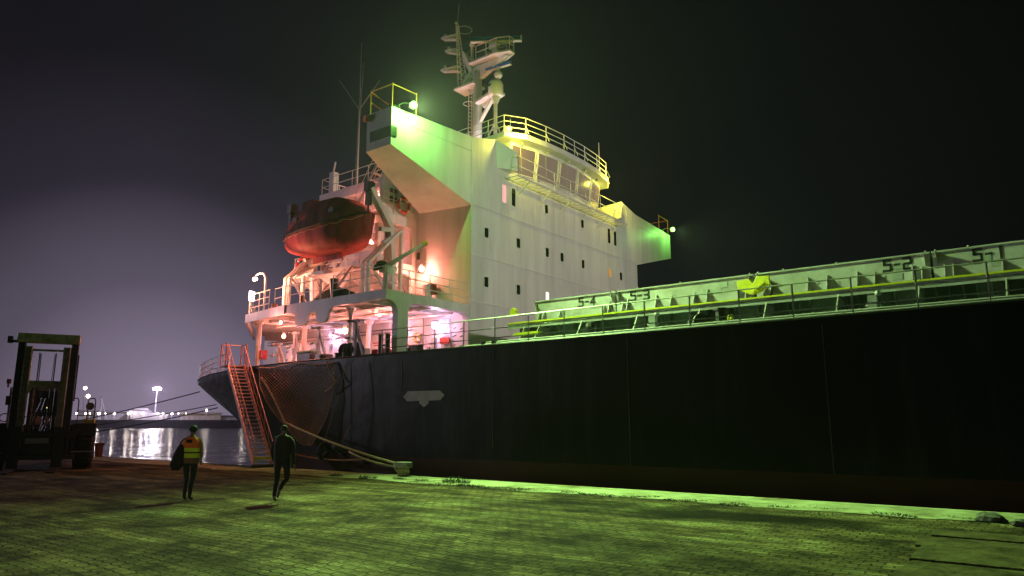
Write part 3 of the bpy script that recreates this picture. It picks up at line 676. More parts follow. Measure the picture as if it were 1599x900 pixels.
for i in range(12):
    a = A0.lerp(A1, i/12); b = A0.lerp(A1, (i+1)/12); s_ = 1.25-i/12
    mb.tube(a+V((0, -.16, 0))*s_, b+V((.5, 0, 0))*s_, .02, 4); mb.tube(a+V((.5, 0, 0))*s_, b+V((0, .16, 0))*s_, .02, 4); mb.tube(a+V((0, -.16, 0))*s_, a+V((0, .16, 0))*s_, .018, 4)
mb.ring((MX-1.2, YC, 28.1), .5, .02, n=12, m=4); mb.tube((MX-1.9, YC+.05, 28.6), (MX-1.85, YC+.1, 30.3), .02, 4); mb.ball((MX-1.98, YC, 28.9), .10, 8)
mb.build('topmast', M['white2'], ship)
for z, l_ in ((28.0, 1.3), (26.9, 1.0), (25.6, 1.5)):
    mb = MB(); x0 = A0.lerp(A1, (z-23.8)/4.9).x
    mb.prism([(x0, z), (x0-l_, z+.22), (x0-l_-.1, z+.12), (x0-l_, z+.02), (x0, z-.42), (x0, z-.34), (x0-l_*.7, z-.02)], 'Y', YC-.16, YC+.16); mb.ball((x0-l_*.85, YC, z+.35), .11, 8)
    mb.build('signal_lamp_arm', M['white2'], ship)
_c = at(772, 66, 'Y', YC); mb = MB(); mb.tube((_c.x, YC, 25.2), (_c.x, YC, _c.z-.5), .16, 10); mb.box(_c.x-.3, _c.x+.3, YC-.22, YC+.22, _c.z-.55, _c.z-.1); mb.build('radar_pedestal', M['white2'], ship, bevel=.04)
mb = MB(); d = V((.83, .56, 0)).normalized(); c_ = at(774, 62, 'Y', YC)
mb.beam(c_-d*1.62+V((0, 0, .05)), c_+d*1.62+V((0, 0, .05)), .16, .24); rs = mb.build('radar_scanner', M['radarblue'], ship); rs['label'] = 'long blue radar scanner bar'
mb = MB(); mb.beam(c_-d*1.64-V((0, 0, .14)), c_+d*1.64-V((0, 0, .14)), .24, .07); mb.beam(c_+d*1.62, c_+d*1.70, .24, .38); mb.tube(c_-V((0, 0, 1.2)), c_-V((0, 0, .1)), .14, 8); mb.tube((-29, YC, 25.3), (-29, YC, 26.6), .1, 8); mb.ball((-29, YC, 26.75), .2, 8); mb.build('scanner_frame', M['white2'], rs)
mb = MB(); d2 = V((.99, .10, 0)).normalized(); c2 = at(778, 104, 'Y', YC); mb.beam(c2-d2*.95, c2+d2*.95, .16, .2); rs2 = mb.build('radar_scanner', M['radarblue'], ship); rs2['label'] = 'short blue radar scanner below the long one'
mb = MB(); mb.beam(c2-d2*.97-V((0, 0, .12)), c2+d2*.97-V((0, 0, .12)), .18, .05); mb.tube(c2-V((0, 0, 1.3)), c2, .09, 8); mb.ball(c2-V((0, 0, .6)), .28, 10); mb.build('scanner_frame', M['white2'], rs2)
# satellite dome on pole
_d = at(774, 138, 'Y', 31.2); DX, DY, DZ = _d.x, _d.y, _d.z-.6
mb = MB(); mb.tube((DX, DY, 16.9), (DX, DY, DZ-.3), .11, 8); mb.tube((DX, DY, DZ-.45), (DX, DY, DZ), .11, 10, .30)
for a in (0, 2.1, 4.2): mb.tube((DX, DY, 19.6), (DX+1.1*math.cos(a), DY+1.1*math.sin(a), 17.0), .035, 5)
mb.build('dome_pole', M['white2'], ship)
dm = MB().lathe((DX, DY, DZ), [(.30, 0), (.44, .12), (.46, .45), (.46, .8), (.38, 1.0), (.22, 1.12), (.02, 1.16)], 18).build('satellite_dome', M['dome'], ship, smooth=True)
MB().box(DX-.35, DX-.0, DY-.475, DY-.44, DZ+.6, DZ+.75).build('dome_badge', M['black'], dm)
mb = MB()
for px, Y in ((797, 31.5), (936, 37.9), (810, 32.2)):
    p = at(px, 200 if px < 900 else 268, 'Y', Y); mb.tube((p.x, p.y, 16.9), (p.x, p.y, 19.6 if px != 810 else 18.2), .02, 5); mb.tube((p.x, p.y, 16.9), (p.x, p.y, 17.9), .06, 6)
for s_ in (0, .45): mb.tube((-25.2+s_, 31.8, 17), (-25.2+s_, 31.8, 19.2), .04, 6)
for i in range(6): mb.tube((-25.2, 31.8, 17.3+.35*i), (-24.75, 31.8, 17.3+.35*i), .02, 4)
mb.build('roof_antenna', M['white2'], ship)
# aft whip antenna
mb = MB(); ax, ay = -32.2, 26.6
mb.tube((ax, ay, 14.9), (ax, ay, 20.6), .10, 8, .06); mb.tube((ax, ay, 20.5), (ax-.05, ay, 25.0), .04, 6, .015)
mb.tube((ax, ay, 20.6), (ax-1.1, ay-.8, 22.6), .03, 5, .012); mb.tube((ax, ay, 20.6), (ax+1.4, ay+.3, 22.2), .03, 5, .012)
mb.tube((ax+.1, ay, 20.6), (ax+.25, ay, 23.6), .02, 5, .01)
mb.build('whip_antenna', M['galv'], ship)['label'] = 'tall whip antenna with three arms standing on the aft deck'
mb = MB(); mb.box(-33.1, -32.7, 25.3, 25.7, 14.95, 16.4); mb.tube((-33.0, 25.5, 16.4), (-32.7, 25.4, 17.0), .06, 6); mb.box(-28.2, -27.4, 25.3, 26.2, 14.95, 15.75); split_build(mb, 'deck_locker', M['white2'], ship, bevel=.03)
# stair from bridge deck to top deck
mb = MB()
for a, b in (((-29.6, 24.2, 12.0), (-27.6, 24.6, 15.7)), ((-30.2, 23.3, 9.6), (-28.0, 23.8, 12.4)), ((-27.0, 24.2, 7.3), (-28.8, 24.2, 9.6))):
    a, b = V(a), V(b)
    for o_ in (V((0, -.3, 0)), V((0, .3, 0))): mb.beam(a+o_, b+o_, .04, .14); mb.tube(a+o_+V((0, 0, .8)), b+o_+V((0, 0, .8)), .02, 4)
    for i in range(1, 10): q = a.lerp(b, i/10); mb.box(q.x-.1, q.x+.1, q.y-.3, q.y+.3, q.z-.015, q.z+.015)
mb.build('stairway', M['white2'], ship)

# ---- davits
def davit(x, fwdone):
    mb = MB()
    a, b, c_ = V((x, 21.45, 12.75)), V((x, 22.75, 11.15)), V((x, 22.95, 9.3))
    if not fwdone: a = V((x, 21.7, 12.6))
    mb.beam(a, b, .26, .34, (1, 0, 0)); mb.beam(b, c_, .28, .40, (1, 0, 0)); mb.beam(c_, c_+V((0, .1, -1.6)), .26, .34, (1, 0, 0))
    mb.tube(b+V((.15, -.1, -.2)), b+V((.15, -.75, -.3)), .12, 8); mb.tube(b+V((.15, .05, -.55)), b+V((.15, -.55, -.95)), .12, 8)
    d_ = mb.build('davit_arm', M['white'], ship, bevel=.02); d_['label'] = ('forward' if fwdone else 'aft')+' crooked davit arm holding the lifeboat'
    mb = MB(); p0, p1, p2 = V((x+.25, 23.25, 11.0)), V((x+.25, 21.3, 9.1)), V((x+.25, 21.3, 7.24))
    for o_ in (V((0, 0, 0)), V((-.35, 0, 0))):
        mb.beam(p0+o_, p1+o_, .13, .18, (1, 0, 0)); mb.beam(p1+o_, p2+o_, .13, .18, (1, 0, 0))
    mb.beam(V((x+.25, 23.3, 11.0)), V((x+.25, 23.3, 7.24)), .14, .2, (1, 0, 0)); mb.beam(p1+V((0, .1, 0)), V((x+.25, 22.9, 7.3)), .1, .14, (1, 0, 0))
    mb.build('davit_frame', M['white'], ship, bevel=.015)
    mb = MB(); mb.box(x-.16, x+.16, 21.2, 21.62, 12.55, 13.0); mb.box(x-.10, x+.10, 21.25, 21.5, 11.9, 12.5); mb.tube((x, 21.38, 11.5), (x, 21.38, 12.0), .05, 6); mb.lathe((x-.1, 21.5, 12.9), [(.18, 0), (.18, .2)], 12, (1, 0, 0)); mb.build('davit_block', M['black'], ship)
    mb = MB(); mb.tube((x+.02, 21.6, 12.9), (x+.02, 23.3, 9.0), .018, 4); mb.tube((x+.05, 23.3, 9.0), (x+.05, 24.2, 7.4), .018, 4); mb.build('davit_wire', M['black'], ship)
davit(-24.95, True); davit(-30.9, False)
mb = MB()
for a, b in (((-30.9, 21.9, 9.4), (-28.2, 23.4, 10.9)), ((-31.9, 22.4, 9.5), (-29.4, 24.2, 11.2)), ((-30.9, 22.3, 7.24), (-30.9, 22.3, 9.4)), ((-28.0, 20.6, 7.24), (-28.2, 22.8, 9.4)), ((-26.9, 20.8, 7.24), (-27.6, 22.8, 9.5))): mb.beam(a, b, .16, .2)
split_build(mb, 'davit_strut', M['white2'], ship)
# small provision crane with a green boom
mb = MB(); mb.tube((-22.3, 20.2, 7.24), (-22.3, 20.2, 8.3), .11, 8); mb.box(-22.5, -22.1, 20.0, 20.4, 8.1, 8.4); mb.build('crane_post', M['white2'], ship)
mb = MB(); a, b = V((-22.2, 20.1, 8.35)), V((-21.9, 21.95, 9.62)); mb.tube(a, b, .105, 10, .075); bm_ = mb.build('crane_boom', M['cover'], ship, smooth=True)
mb = MB(); mb.tube(b, b+(b-a).normalized()*.22, .10, 8, .12); mb.build('boom_head', M['yellow'], bm_)
mb = MB()
for i in range(5): mb.ring((-22.5+random.uniform(-.05, .05), 20.1, 8.3+.05*i), .26-.015*i, .05, n=14, m=5, ax=(random.uniform(-.2, .2), random.uniform(-.2, .2), 1))
mb.build('hose_coil', M['tarp'], ship, smooth=True)

# ---- things on the near side deck and under the poop roof
def stand(x, y, z0, h, m=None):
    mb = MB(); mb.beam((x, y, z0), (x, y, z0+h), .12, .14, (1, 0, 0)); mb.beam((x+.55, y+.1, z0), (x+.05, y, z0+h*.85), .08, .1, (1, 0, 0))
    mb.box(x-.22, x+.2, y-.08, y+.08, z0+h-.08, z0+h+.02); mb.tube((x-.22, y-.08, z0+h-.03), (x-.30, y-.2, z0+h-.03), .06, 8); mb.tube((x-.1, y-.2, z0+h*.55), (x-.34, y-.2, z0+h*.55), .06, 8)
    mb.box(x-.2, x, y-.05, y+.05, z0+h*.52, z0+h*.58)
    mb.build('gangway_stand', m or M['white2'], ship)
stand(-24.0, 20.1, 4.5, 1.72, M['galv']); stand(-26.6, 20.2, 4.5, 1.65); stand(-28.5, 20.3, 4.5, 1.55); stand(-31.2, 21.3, 4.5, 1.3)
def bitts(x, y, h=.95, r_=.10, gap=.42, name='mooring_bitts'):
    mb = MB()
    for s_ in (-gap/2, gap/2): mb.tube((x+s_, y, 4.5), (x+s_, y, 4.5+h), r_, 10); mb.tube((x+s_, y, 4.5+h), (x+s_, y, 4.5+h+.03), r_*1.2, 10)
    mb.box(x-gap/2, x+gap/2, y-.04, y+.04, 4.5+h*.5, 4.5+h*.58); mb.build(name, M['black'], ship)
bitts(-22.15, 20.1); bitts(-24.9, 20.2, .35, .16, .5)
mb = MB() # winch
for x in (-24.95, -24.45): mb.lathe((x, 20.35, 4.95), [(.10, 0), (.36, .01), (.36, .07), (.13, .09), (.13, .3), (.36, .32), (.36, .4), (.1, .41)], 16, (1, 0, 0)); 
mb.build('mooring_winch', M['rubber'], ship)
mb = MB(); mb.box(-24.0, -23.3, 21.2, 21.8, 4.5, 5.05); mb.box(-23.9, -23.5, 20.9, 21.2, 4.5, 4.85); mb.build('red_locker', M['red'], ship, bevel=.02)
mb = MB(); mb.box(-23.35, -23.1, 20.5, 20.9, 4.5, 4.95); mb.build('red_hose_box', M['red'], ship, bevel=.02)
mb = MB(); mb.box(-31.9, -31.62, 20.65, 20.95, 5.0, 5.45); mb.build('fire_hose_box', M['red'], ship, bevel=.02)
mb = MB(); mb.box(-22.9, -22.35, 22.2, 22.6, 4.5, 5.25); mb.box(-22.3, -22.0, 20.95, 21.3, 4.5, 5.05); mb.build('deck_box', M['fldark'], ship, bevel=.02)
mb = MB(); mb.box(-27.9, -26.9, 20.0, 20.7, 4.5, 5.0); mb.box(-26.7, -26.0, 20.1, 20.6, 4.5, 4.9); mb.build('roller_fairlead', M['steel'], ship, bevel=.03)
MB().box(-27.9, -26.9, 19.98, 20.6, 5.005, 5.10).build('fairlead_cover', mat('lime_plastic', (.25, .38, .03), .5), ship, bevel=.02)
MB().box(-26.55, -26.25, 20.02, 20.09, 4.62, 4.9).build('notice_plate', M['dome'], ship)
MB().box(-26.3, -25.6, 21.2, 22.4, 4.5, 5.3).build('winch_housing', M['deckgreen'], ship, bevel=.04)
# wall of the house side under the roof: doors, pipes, lights, boards
def door_y(x, w_, h_, z0=4.62, m=None, lab=None, y=24.92):
    mb = MB().prism([(x+a, z0+h_/2+b) for a, b in rrect(w_+.12, h_+.12, .16)], 'Y', y-.03, y-.003); f = mb.build('door', M['white2'], ship)
    MB().prism([(x+a, z0+h_/2+b) for a, b in rrect(w_, h_, .13)], 'Y', y-.06, y-.031).build('door_leaf', m or M['dome'], f)
    mb = MB()
    for zz_ in (.35, .8, 1.25, 1.6):
        if zz_ < h_: mb.beam((x-w_/2+.02, y-.07, z0+zz_), (x-w_/2+.18, y-.07, z0+zz_+.06), .03, .03); mb.beam((x+w_/2-.02, y-.07, z0+zz_), (x+w_/2-.16, y-.07, z0+zz_-.05), .03, .03)
    mb.build('door_handle', M['black'], f)
    if lab: f['label'] = lab
door_y(-22.35, .62, 1.75, lab='weathertight door beside the row of pipes')
door_y(-26.6, .66, 1.7, lab='pale steel door behind the H shaped bitts')
door_y(-30.5, .66, 1.7); door_y(-35.3, .7, 1.7)
for i in range(8):
    x = -23.35+i*.075
    MB().tube((x, 24.82, 4.5), (x, 24.82, 6.75), .018, 6).build('wall_pipe', M['white2'], ship)
mb = MB(); mb.box(-23.4, -22.8, 24.74, 24.79, 5.55, 5.85); mb.build('pipe_nameplate', M['red'], ship)
mb = MB()
for x, z, w_, h_ in ((-24.3, 5.0, .12, .5), (-24.0, 5.4, .25, .5), (-33.3, 5.6, .45, .35), (-28.8, 5.2, .2, .5), (-31.7, 5.8, .15, .3), (-36.7, 5.4, .2, .6)):
    mb.box(x, x+w_, 24.80, 24.918, z, z+h_)
for x in (-29.6, -29.3, -24.55): mb.tube((x, 24.8, 4.5), (x, 24.8, 6.9), .04, 6)
for z in (6.4, 6.55): mb.tube((-37.5, 24.8, z), (-25.4, 24.8, z), .03, 6)
mb.tube((-29.6, 24.75, 6.2), (-31.5, 24.75, 6.6), .05, 6)
split_build(mb, 'wall_equipment', M['galv'], ship)
mb = MB()
for x, z, w_ in ((-25.0, 6.12, .35), (-28.3, 5.9, .45), (-28.2, 5.78, .35)): mb.box(x, x+w_, 24.900, 24.912, z, z+.05)
split_build(mb, 'wall_sign', M['red'], ship)
# ducts on the side wall seen above poop deck
mb = MB(); mb.box(-24.2, -23.9, 24.3, 24.7, 7.24, 8.45); mb.build('ventilator', M['white2'], ship, bevel=.05)
MB().box(-24.05, -23.75, 24.45, 24.85, 8.0, 8.5).build('electrical_box', mat('brown_box', (.16, .07, .05), .5), ship, bevel=.02)
mb = MB().prism([(-25.1+a, 10.1+b) for a, b in rrect(.3, .42, .06)], 'Y', 24.88, 24.917); f = mb.build('side_window', M['white2'], ship)
MB().prism([(-25.1+a, 10.1+b) for a, b in rrect(.24, .36, .06)], 'Y', 24.87, 24.879).build('pane', M['glass'], f)
# tarpaulin heap
mb = MB(); vs = []; nx_, ny_ = 26, 12
for j in range(ny_+1):
    for i in range(nx_+1):
        u_ = i/nx_; v_ = j/ny_; r_ = math.sin(math.pi*u_)**.4*math.sin(math.pi*v_)**.4
        vs.append((-27.0+u_*2.4, 19.95+v_*1.0, 7.26+r_*(.62+.12*noise.noise(V((u_*6, v_*4, 1))))))
mb.add(vs, [(j*(nx_+1)+i, j*(nx_+1)+i+1, (j+1)*(nx_+1)+i+1, (j+1)*(nx_+1)+i) for j in range(ny_) for i in range(nx_)])
mb.build('covered_winch', M['tarp'], ship, smooth=True)['label'] = 'dark green tarpaulin over a deck winch'
mb = MB(); mb.tube((-25.45, 20.0, 7.28), (-25.45, 20.0, 8.1), .10, 10, .2); mb.tube((-25.45, 20.0, 8.1), (-25.45, 20.0, 8.2), .2, 10); mb.build('vent_funnel', M['black'], ship)
mb = MB(); mb.tube((-30.3, 20.3, 7.28), (-30.3, 20.3, 7.6), .16, 10); mb.tube((-28.1, 20.3, 7.28), (-28.1, 20.3, 7.75), .12, 10); split_build(mb, 'deck_float', M['orange'], ship)

# ---- hatch coaming and covers
mb = MB()
mb.box(-18.2, 14, 24.16, 24.22, 4.50, 5.86)
mb.box(-18.2, -18.14, 24.2, 42.3, 4.5, 5.86)
x = -17.9
mb.build('hatch_coaming', M['coaming'], ship)
mb = MB(); x = -17.8; k = 0
while x < 13:
    mb.prism([(24.158, 4.55), (24.158, 5.84), (23.80, 5.84), (23.98, 5.4), (24.04, 5.0), (24.02, 4.55)], 'X', x, x+.03)
    k += 1; x += (.34 if k % 6 else .75)
split_build(mb, 'coaming_rib', M['coaming'], ship)
mb = MB(); mb.box(-18.25, 14, 23.42, 24.3, 5.862, 5.90); mb.box(-18.25, 14, 23.42, 23.47, 5.70, 5.861)
mb.build('coaming_rail', M['cover'], ship)
MB().box(-18.25, 14, 23.38, 23.56, 5.902, 5.96).build('yellow_edge_strip', M['yellow'], ship)
for x in (-17.35, -16.6, -14.6, -12.2, -9.8, -7.5, -5.3, -3.1, -1.0, 1.2, 3.4, 5.6):
    mb = MB(); mb.beam((x, 23.46, 5.70), (x-.02, 22.95, 4.9), .20, .035, (1, 0, 0)); mb.beam((x-.02, 22.95, 4.92), (x-.02, 22.95, 4.5), .20, .035, (1, 0, 0))
    mb.prism([(23.43, 5.69), (24.15, 5.69), (24.15, 4.55), (23.0, 4.55), (23.0, 4.9)], 'X', x-.012, x+.012)
    mb.build('coaming_stay', M['cover'], ship)
# pipes on deck near the edge
mb = MB()
mb.tube((-17.8, 20.15, 4.68), (13, 20.15, 4.68), .045, 8); mb.tube((-17.2, 20.45, 4.80), (13, 20.45, 4.80), .035, 8)
x = -17
while x < 13: mb.box(x-.04, x+.04, 20.05, 20.55, 4.5, 4.66); mb.tube((x, 20.45, 4.5), (x, 20.45, 4.8), .02, 5); x += 1.9
mb.build('deck_pipeline', M['cover'], ship)
COV = [(-17.5, -13.62), (-13.56, -8.2), (-8.1, -2.85), (-2.79, 3.4), (3.46, 9)]
NUM = ['5-4', '5-3', '5-2', '5-1', '']
NX = [-14.9, -12.55, -3.72, -1.35, 0]
def glyph(mb, ch, x, z, s, y):
    t_ = .060*s/.3
    def seg(a, b): mb.box(min(x+a[0]*s, x+b[0]*s)-t_/2, max(x+a[0]*s, x+b[0]*s)+t_/2, y-.004, y+.004, min(z+a[1]*s, z+b[1]*s)-t_/2, max(z+a[1]*s, z+b[1]*s)+t_/2)
    W_ = .62
    G = {'5': [((W_, 1), (0.06, 1)), ((0.06, 1), (0.06, .58)), ((0.06, .58), (W_-.08, .58)), ((W_, .5), (W_, .1)), ((W_-.08, 0), (0, 0))],
         '4': [((W_-.15, 1), (W_-.15, 0)), ((0, .3), (W_, .3))], '3': [((0, 1), (W_, 1)), ((W_, 1), (W_, .62)), ((.15, .52), (W_-.1, .52)), ((W_, .42), (W_, .1)), ((0, 0), (W_-.08, 0))],
         '2': [((0.02, 1), (W_-.08, 1)), ((W_, .92), (W_, .58)), ((.08, .5), (W_-.08, .5)), ((0, .42), (0, 0)), ((0, 0), (W_, 0))], '1': [((.35, 1), (.35, 0))], '-': [((.12, .5), (W_-.12, .5))]}
    if ch == '4': mb.beam((x, y, z+.3*s), (x+(W_-.15)*s, y, z+1*s), .008, t_, (0, 0, 1))
    for a, b in G[ch]: seg(a, b)
for i, (x0, x1) in enumerate(COV):
    mb = MB(); mb.box(x0, x1, 24.3, 42.2, 6.02, 6.88); mb.box(x0-.01, x1+.01, 24.26, 42.24, 6.88, 6.93); mb.box(x0, x1, 24.25, 24.3, 6.02, 6.08)
    cv = mb.build('hatch_cover', M['cover'], ship)
    if NUM[i]:
        cv['label'] = 'grey green hatch cover panel numbered '+NUM[i]
        mb = MB()
        for k, ch in enumerate(NUM[i]): glyph(mb, ch, NX[i]-.40+k*.28, 6.50, .32, 24.293)
        mb.build('number_marking', M['black'], cv)
    mb = MB()
    xs_ = [x0+.28, x0+.5, x1-.5, x1-.25]+([x0+1.7, x0+2.3, x0+3.2, x0+3.7] if x1-x0 > 4.5 else [x0+1.3])
    for xx in xs_:
        h_ = random.choice((.34, .42, .5)); mb.prism([(24.298, 6.09), (24.298, 6.09+h_), (24.275, 6.09+h_), (24.08, 6.09)], 'X', xx, xx+.025)
    for xx in (x0+.12, x1-.12): mb.prism([(24.298, 6.86), (24.298, 6.5), (24.1, 6.84), (24.08, 6.90)], 'X', xx-.012, xx+.012)
    for xx in (x0+.1, x0+.95, (x0+x1)/2, x1-.1): mb.ball((xx, 24.28, 6.95), .035, 6)
    split_build(mb, 'cover_gusset', M['cover'], cv)
    mb = MB()
    for k in range(5):
        xx = x0+.5+(x1-x0-1)*random.random(); zz_ = 6.15+random.random()*.45; mb.box(xx, xx+random.uniform(.18, .4), 24.292, 24.2985, zz_, zz_+random.uniform(.12, .25))
    split_build(mb, 'primer_patch', M['patch'], cv)
# yellow folding hinge, and yellow hook at the aft end
P = [at(x, y, 'Y', 23.95) for x, y in ((1151, 440), (1170, 436), (1176, 444), (1182, 432), (1201, 431), (1203, 446), (1184, 459), (1171, 460), (1153, 453))]
mb = MB().prism([(p.x, p.z) for p in P], 'Y', 23.90, 24.02); hg = mb.build('cover_hinge', M['yellow'], ship, bevel=.01); hg['label'] = 'bright yellow hinge plates between two hatch covers'
c_ = at(1175, 455, 'Y', 23.85); mb = MB(); mb.lathe(c_, [(.07, 0), (.07, .2)], 12, (0, 1, 0)); mb.beam(at(1180, 452, 'Y', 23.85), at(1193, 441, 'Y', 23.85), .06, .17, (0, 1, 0)); mb.build('hinge_arm', M['yellow'], hg)
P = [at(x, y, 'Y', 23.6) for x, y in ((798, 493), (798, 487), (802, 481), (808, 484), (806, 488), (811, 493))]
MB().prism([(p.x, p.z) for p in P], 'Y', 23.5, 23.66).build('yellow_hook', M['yellow'], ship, bevel=.01)
# deck machinery between coaming and rail
def machine(x, y, kind):
    mb = MB()
    if kind == 0: mb.lathe((x, y, 5.05), [(.12, 0), (.32, .01), (.32, .09), (.15, .1), (.15, .3), (.32, .31), (.32, .4), (.1, .41)], 16, (.8, -.6, 0)); mb.box(x+.0, x+.5, y, y+.4, 4.5, 4.85); n_, m_ = 'hose_reel', M['black']
    elif kind == 1: mb.tube((x, y, 4.5), (x, y, 5.45), .16, 10); mb.tube((x, y, 5.45), (x, y, 5.52), .22, 10); mb.beam((x, y, 5.1), (x+.5, y, 5.1), .12, .12); n_, m_ = 'deck_valve', M['black']
    elif kind == 2: mb.tube((x, y, 4.5), (x, y, 5.15), .07, 8); mb.box(x-.12, x+.12, y-.1, y+.1, 5.1, 5.5); mb.ball((x+.15, y, 5.55), .09, 8); mb.tube((x-.2, y, 5.2), (x+.2, y, 5.2), .05, 6); n_, m_ = 'hydrant', M['cover']
    else: mb.box(x-.3, x+.3, y-.2, y+.3, 4.5, 5.3); mb.ball((x, y-.1, 5.35), .18, 8); n_, m_ = 'hydraulic_motor', M['black']
    return mb.build(n_, m_, ship)
machine(-13.7, 22.6, 3); machine(-11.1, 22.4, 2); machine(-9.45, 22.2, 0); machine(-8.65, 22.3, 1); machine(-4.2, 22.6, 2)
mb = MB(); mb.lathe((-8.35, 22.2, 5.1), [(.05, 0), (.17, .01), (.17, .04), (.05, .05)], 12, (1, 0, 0)); mb.lathe((-8.25, 22.2, 5.1), [(.05, 0), (.17, .01), (.17, .04), (.05, .05)], 12, (1, 0, 0)); mb.build('valve_wheel', M['yellow'], ship)
mb = MB(); mb.tube((-20.9, 20.3, 4.5), (-20.9, 20.3, 4.85), .1, 8); mb.tube((-16.9, 20.2, 4.5), (-16.9, 20.2, 4.8), .1, 8); mb.tube((-16.4, 20.2, 4.5), (-16.4, 20.2, 4.8), .1, 8); split_build(mb, 'deck_bollard', M['black'], ship)
mb = MB(); mb.box(-18.1, -17.2, 20.2, 20.5, 4.62, 4.74); mb.box(-17.4, -16.2, 22.7, 22.95, 5.3, 5.42); split_build(mb, 'yellow_bracket', M['yellow'], ship)
# forward deck crane house with floodlights (beyond the right edge of the view)
mb = MB(); mb.box(11.5, 13.5, 32, 34.5, 4.5, 15); mb.build('deck_crane_column', M['white'], ship)

# ---- ship lamps
def wall_lamp(loc, col, key, watts, es, r_=.09, lpos=None, name='deck_lamp', house=True):
    loc = V(loc); mb = MB()
    if house: mb.tube(loc+V((0, 0, .10)), loc+V((0, 0, .22)), r_*.8, 8); mb.tube(loc+V((0, 0, .2)), loc+V((0, .25, .22)), .025, 5)
    else: mb.box(loc.x-.05, loc.x+.05, loc.y-.05, loc.y+.05, loc.z+r_, loc.z+r_+.08)
    h_ = mb.build(name, M['galv'], ship)
    MB().ball(loc, r_, 8, (1, 1, 1.2)).build('bulb', bulbmat(key, col, es), h_, smooth=True)
    lp = V(lpos) if lpos else loc+V((.12, -.16, -.10))
    lightobj('lamp_light', 'POINT', lp, col, watts, h_, size=.06)
    return h_
for loc, wts, r_ in (((-24.6, 24.62, 9.35), 130, .13), ((-25.9, 22.9, 12.9), 100, .12), ((-26.2, 22.6, 10.6), 70, .10), ((-25.9, 23.5, 8.85), 80, .08),
                 ((-27.6, 22.5, 6.3), 110, .15), ((-25.2, 22.5, 6.85), 50, .07), ((-25.2, 23.5, 6.45), 60, .09), ((-32.3, 22.3, 6.35), 90, .10), ((-34.6, 24.6, 5.6), 60, .08),
                 ((-29.6, 23.8, 8.7), 80, .08), ((-28.2, 24.5, 11.2), 70, .08), ((-29.5, 24.8, 13.6), 70, .08)):
    wall_lamp(loc, PINK, 'warm', wts*DECK_W/120, 25, r_)
wall_lamp((-23.5, 24.5, 6.45), MAG, 'magenta', 65, 28, .17)
wall_lamp((-26.3, 24.5, 6.5), MAG, 'magenta', 35, 20, .07)
wall_lamp((-31.4, 24.6, 6.55), MAG, 'magenta', 45, 20, .06)
wall_lamp((-29.2, 19.95, 6.55), PINK, 'warm', 150, 22, .07, lpos=(-29.2, 19.35, 6.3), house=False, name='gangway_lamp')
# goose neck lamp at the aft deck edge
mb = MB(); mb.path([(-31.2, 20.3, 7.3), (-31.2, 20.3, 9.0), (-31.3, 20.25, 9.25), (-31.6, 20.2, 9.3), (-31.85, 20.15, 9.2)], .05, 6); g_ = mb.build('deck_lamp', M['white2'], ship)
MB().ball((-31.9, 20.15, 9.02), .13, 8, (1, 1, .7)).build('bulb', bulbmat('warm2', (1, .75, .55), 22), g_, smooth=True)
lightobj('lamp_light', 'POINT', (-31.9, 20.0, 8.82), (1, .33, .16), 1100, g_)
mb = MB(); mb.box(-33.3, -33.15, 20.75, 20.9, 8.1, 8.55); g_ = mb.build('deck_lamp', M['galv'], ship); MB().box(-33.14, -33.05, 20.65, 20.9, 8.1, 8.6).build('bulb', bulbmat('pale', (1, .9, 1), 18), g_)
lightobj('lamp_light', 'POINT', (-32.9, 20.6, 8.3), (1, .8, .9), 60, g_)
# roof lamps (yellow)
for loc in ((-22.05, 28.35, 17.30), (-22.0, 38.3, 17.35)):
    loc = V(loc); mb = MB(); mb.tube(loc-V((.0, 0, .3)), loc-V((0, 0, .14)), .04, 6); mb.box(loc.x-.2, loc.x-.12, loc.y-.12, loc.y+.12, loc.z-.12, loc.z+.14)
    h_ = mb.build('roof_floodlight', M['galv'], ship); MB().ball(loc, .15, 10).build('bulb', bulbmat('yellow', (1, .93, .25), 2.6), h_, smooth=True)
    lightobj('lamp_light', 'POINT', loc+V((1.0, 0, -.55)), YEL, ROOF_W, h_, size=.1)
# wing floodlights (green)
for loc, tgt, wts in (((-21.15, 20.42, 15.45), (1.0, 15.5, 0), WING_W), ((-21.15, 46.3, 15.5), (-4, 44, 4), FARWING_W)):
    loc = V(loc); mb = MB(); mb.path([(XF-.1, loc.y-.25, 15.2), (XF-.1, loc.y-.25, 15.55), (XF+.1, loc.y-.15, 15.62), (loc.x-.12, loc.y, 15.55)], .03, 6)
    mb.box(loc.x-.16, loc.x-.10, loc.y-.13, loc.y+.13, loc.z-.12, loc.z+.12)
    h_ = mb.build('wing_floodlight', M['galv'], ship); h_['label'] = 'green floodlight on the '+('near' if loc.y < 30 else 'far')+' bridge wing'
    MB().ball(loc, .17, 12).build('bulb', bulbmat('green', (.38, 1, .22), 2.6), h_, smooth=True)
    lightobj('lamp_light', 'SPOT', loc+V((.2, -.02, -.05)), GREEN, wts, h_, size=.12, target=tgt, cone=114, blend=1.0)
    lightobj('lamp_light', 'POINT', loc+V((.45, -.08, -.10)), (.28, 1, .14), wts*.014, h_, size=.12)
for loc, col_, w_ in (((-30.6, 30.2, 15.6), PINK, 1300), ((-26.2, 32.6, 17.2), (1, .80, .86), 900)):
    mb = MB(); mb.box(loc[0]-.12, loc[0]+.12, loc[1]-.12, loc[1]+.12, loc[2]-.6, loc[2]-.2); h_ = mb.build('mast_uplight', M['galv'], ship)
    lightobj('lamp_light', 'POINT', loc, col_, w_, h_)
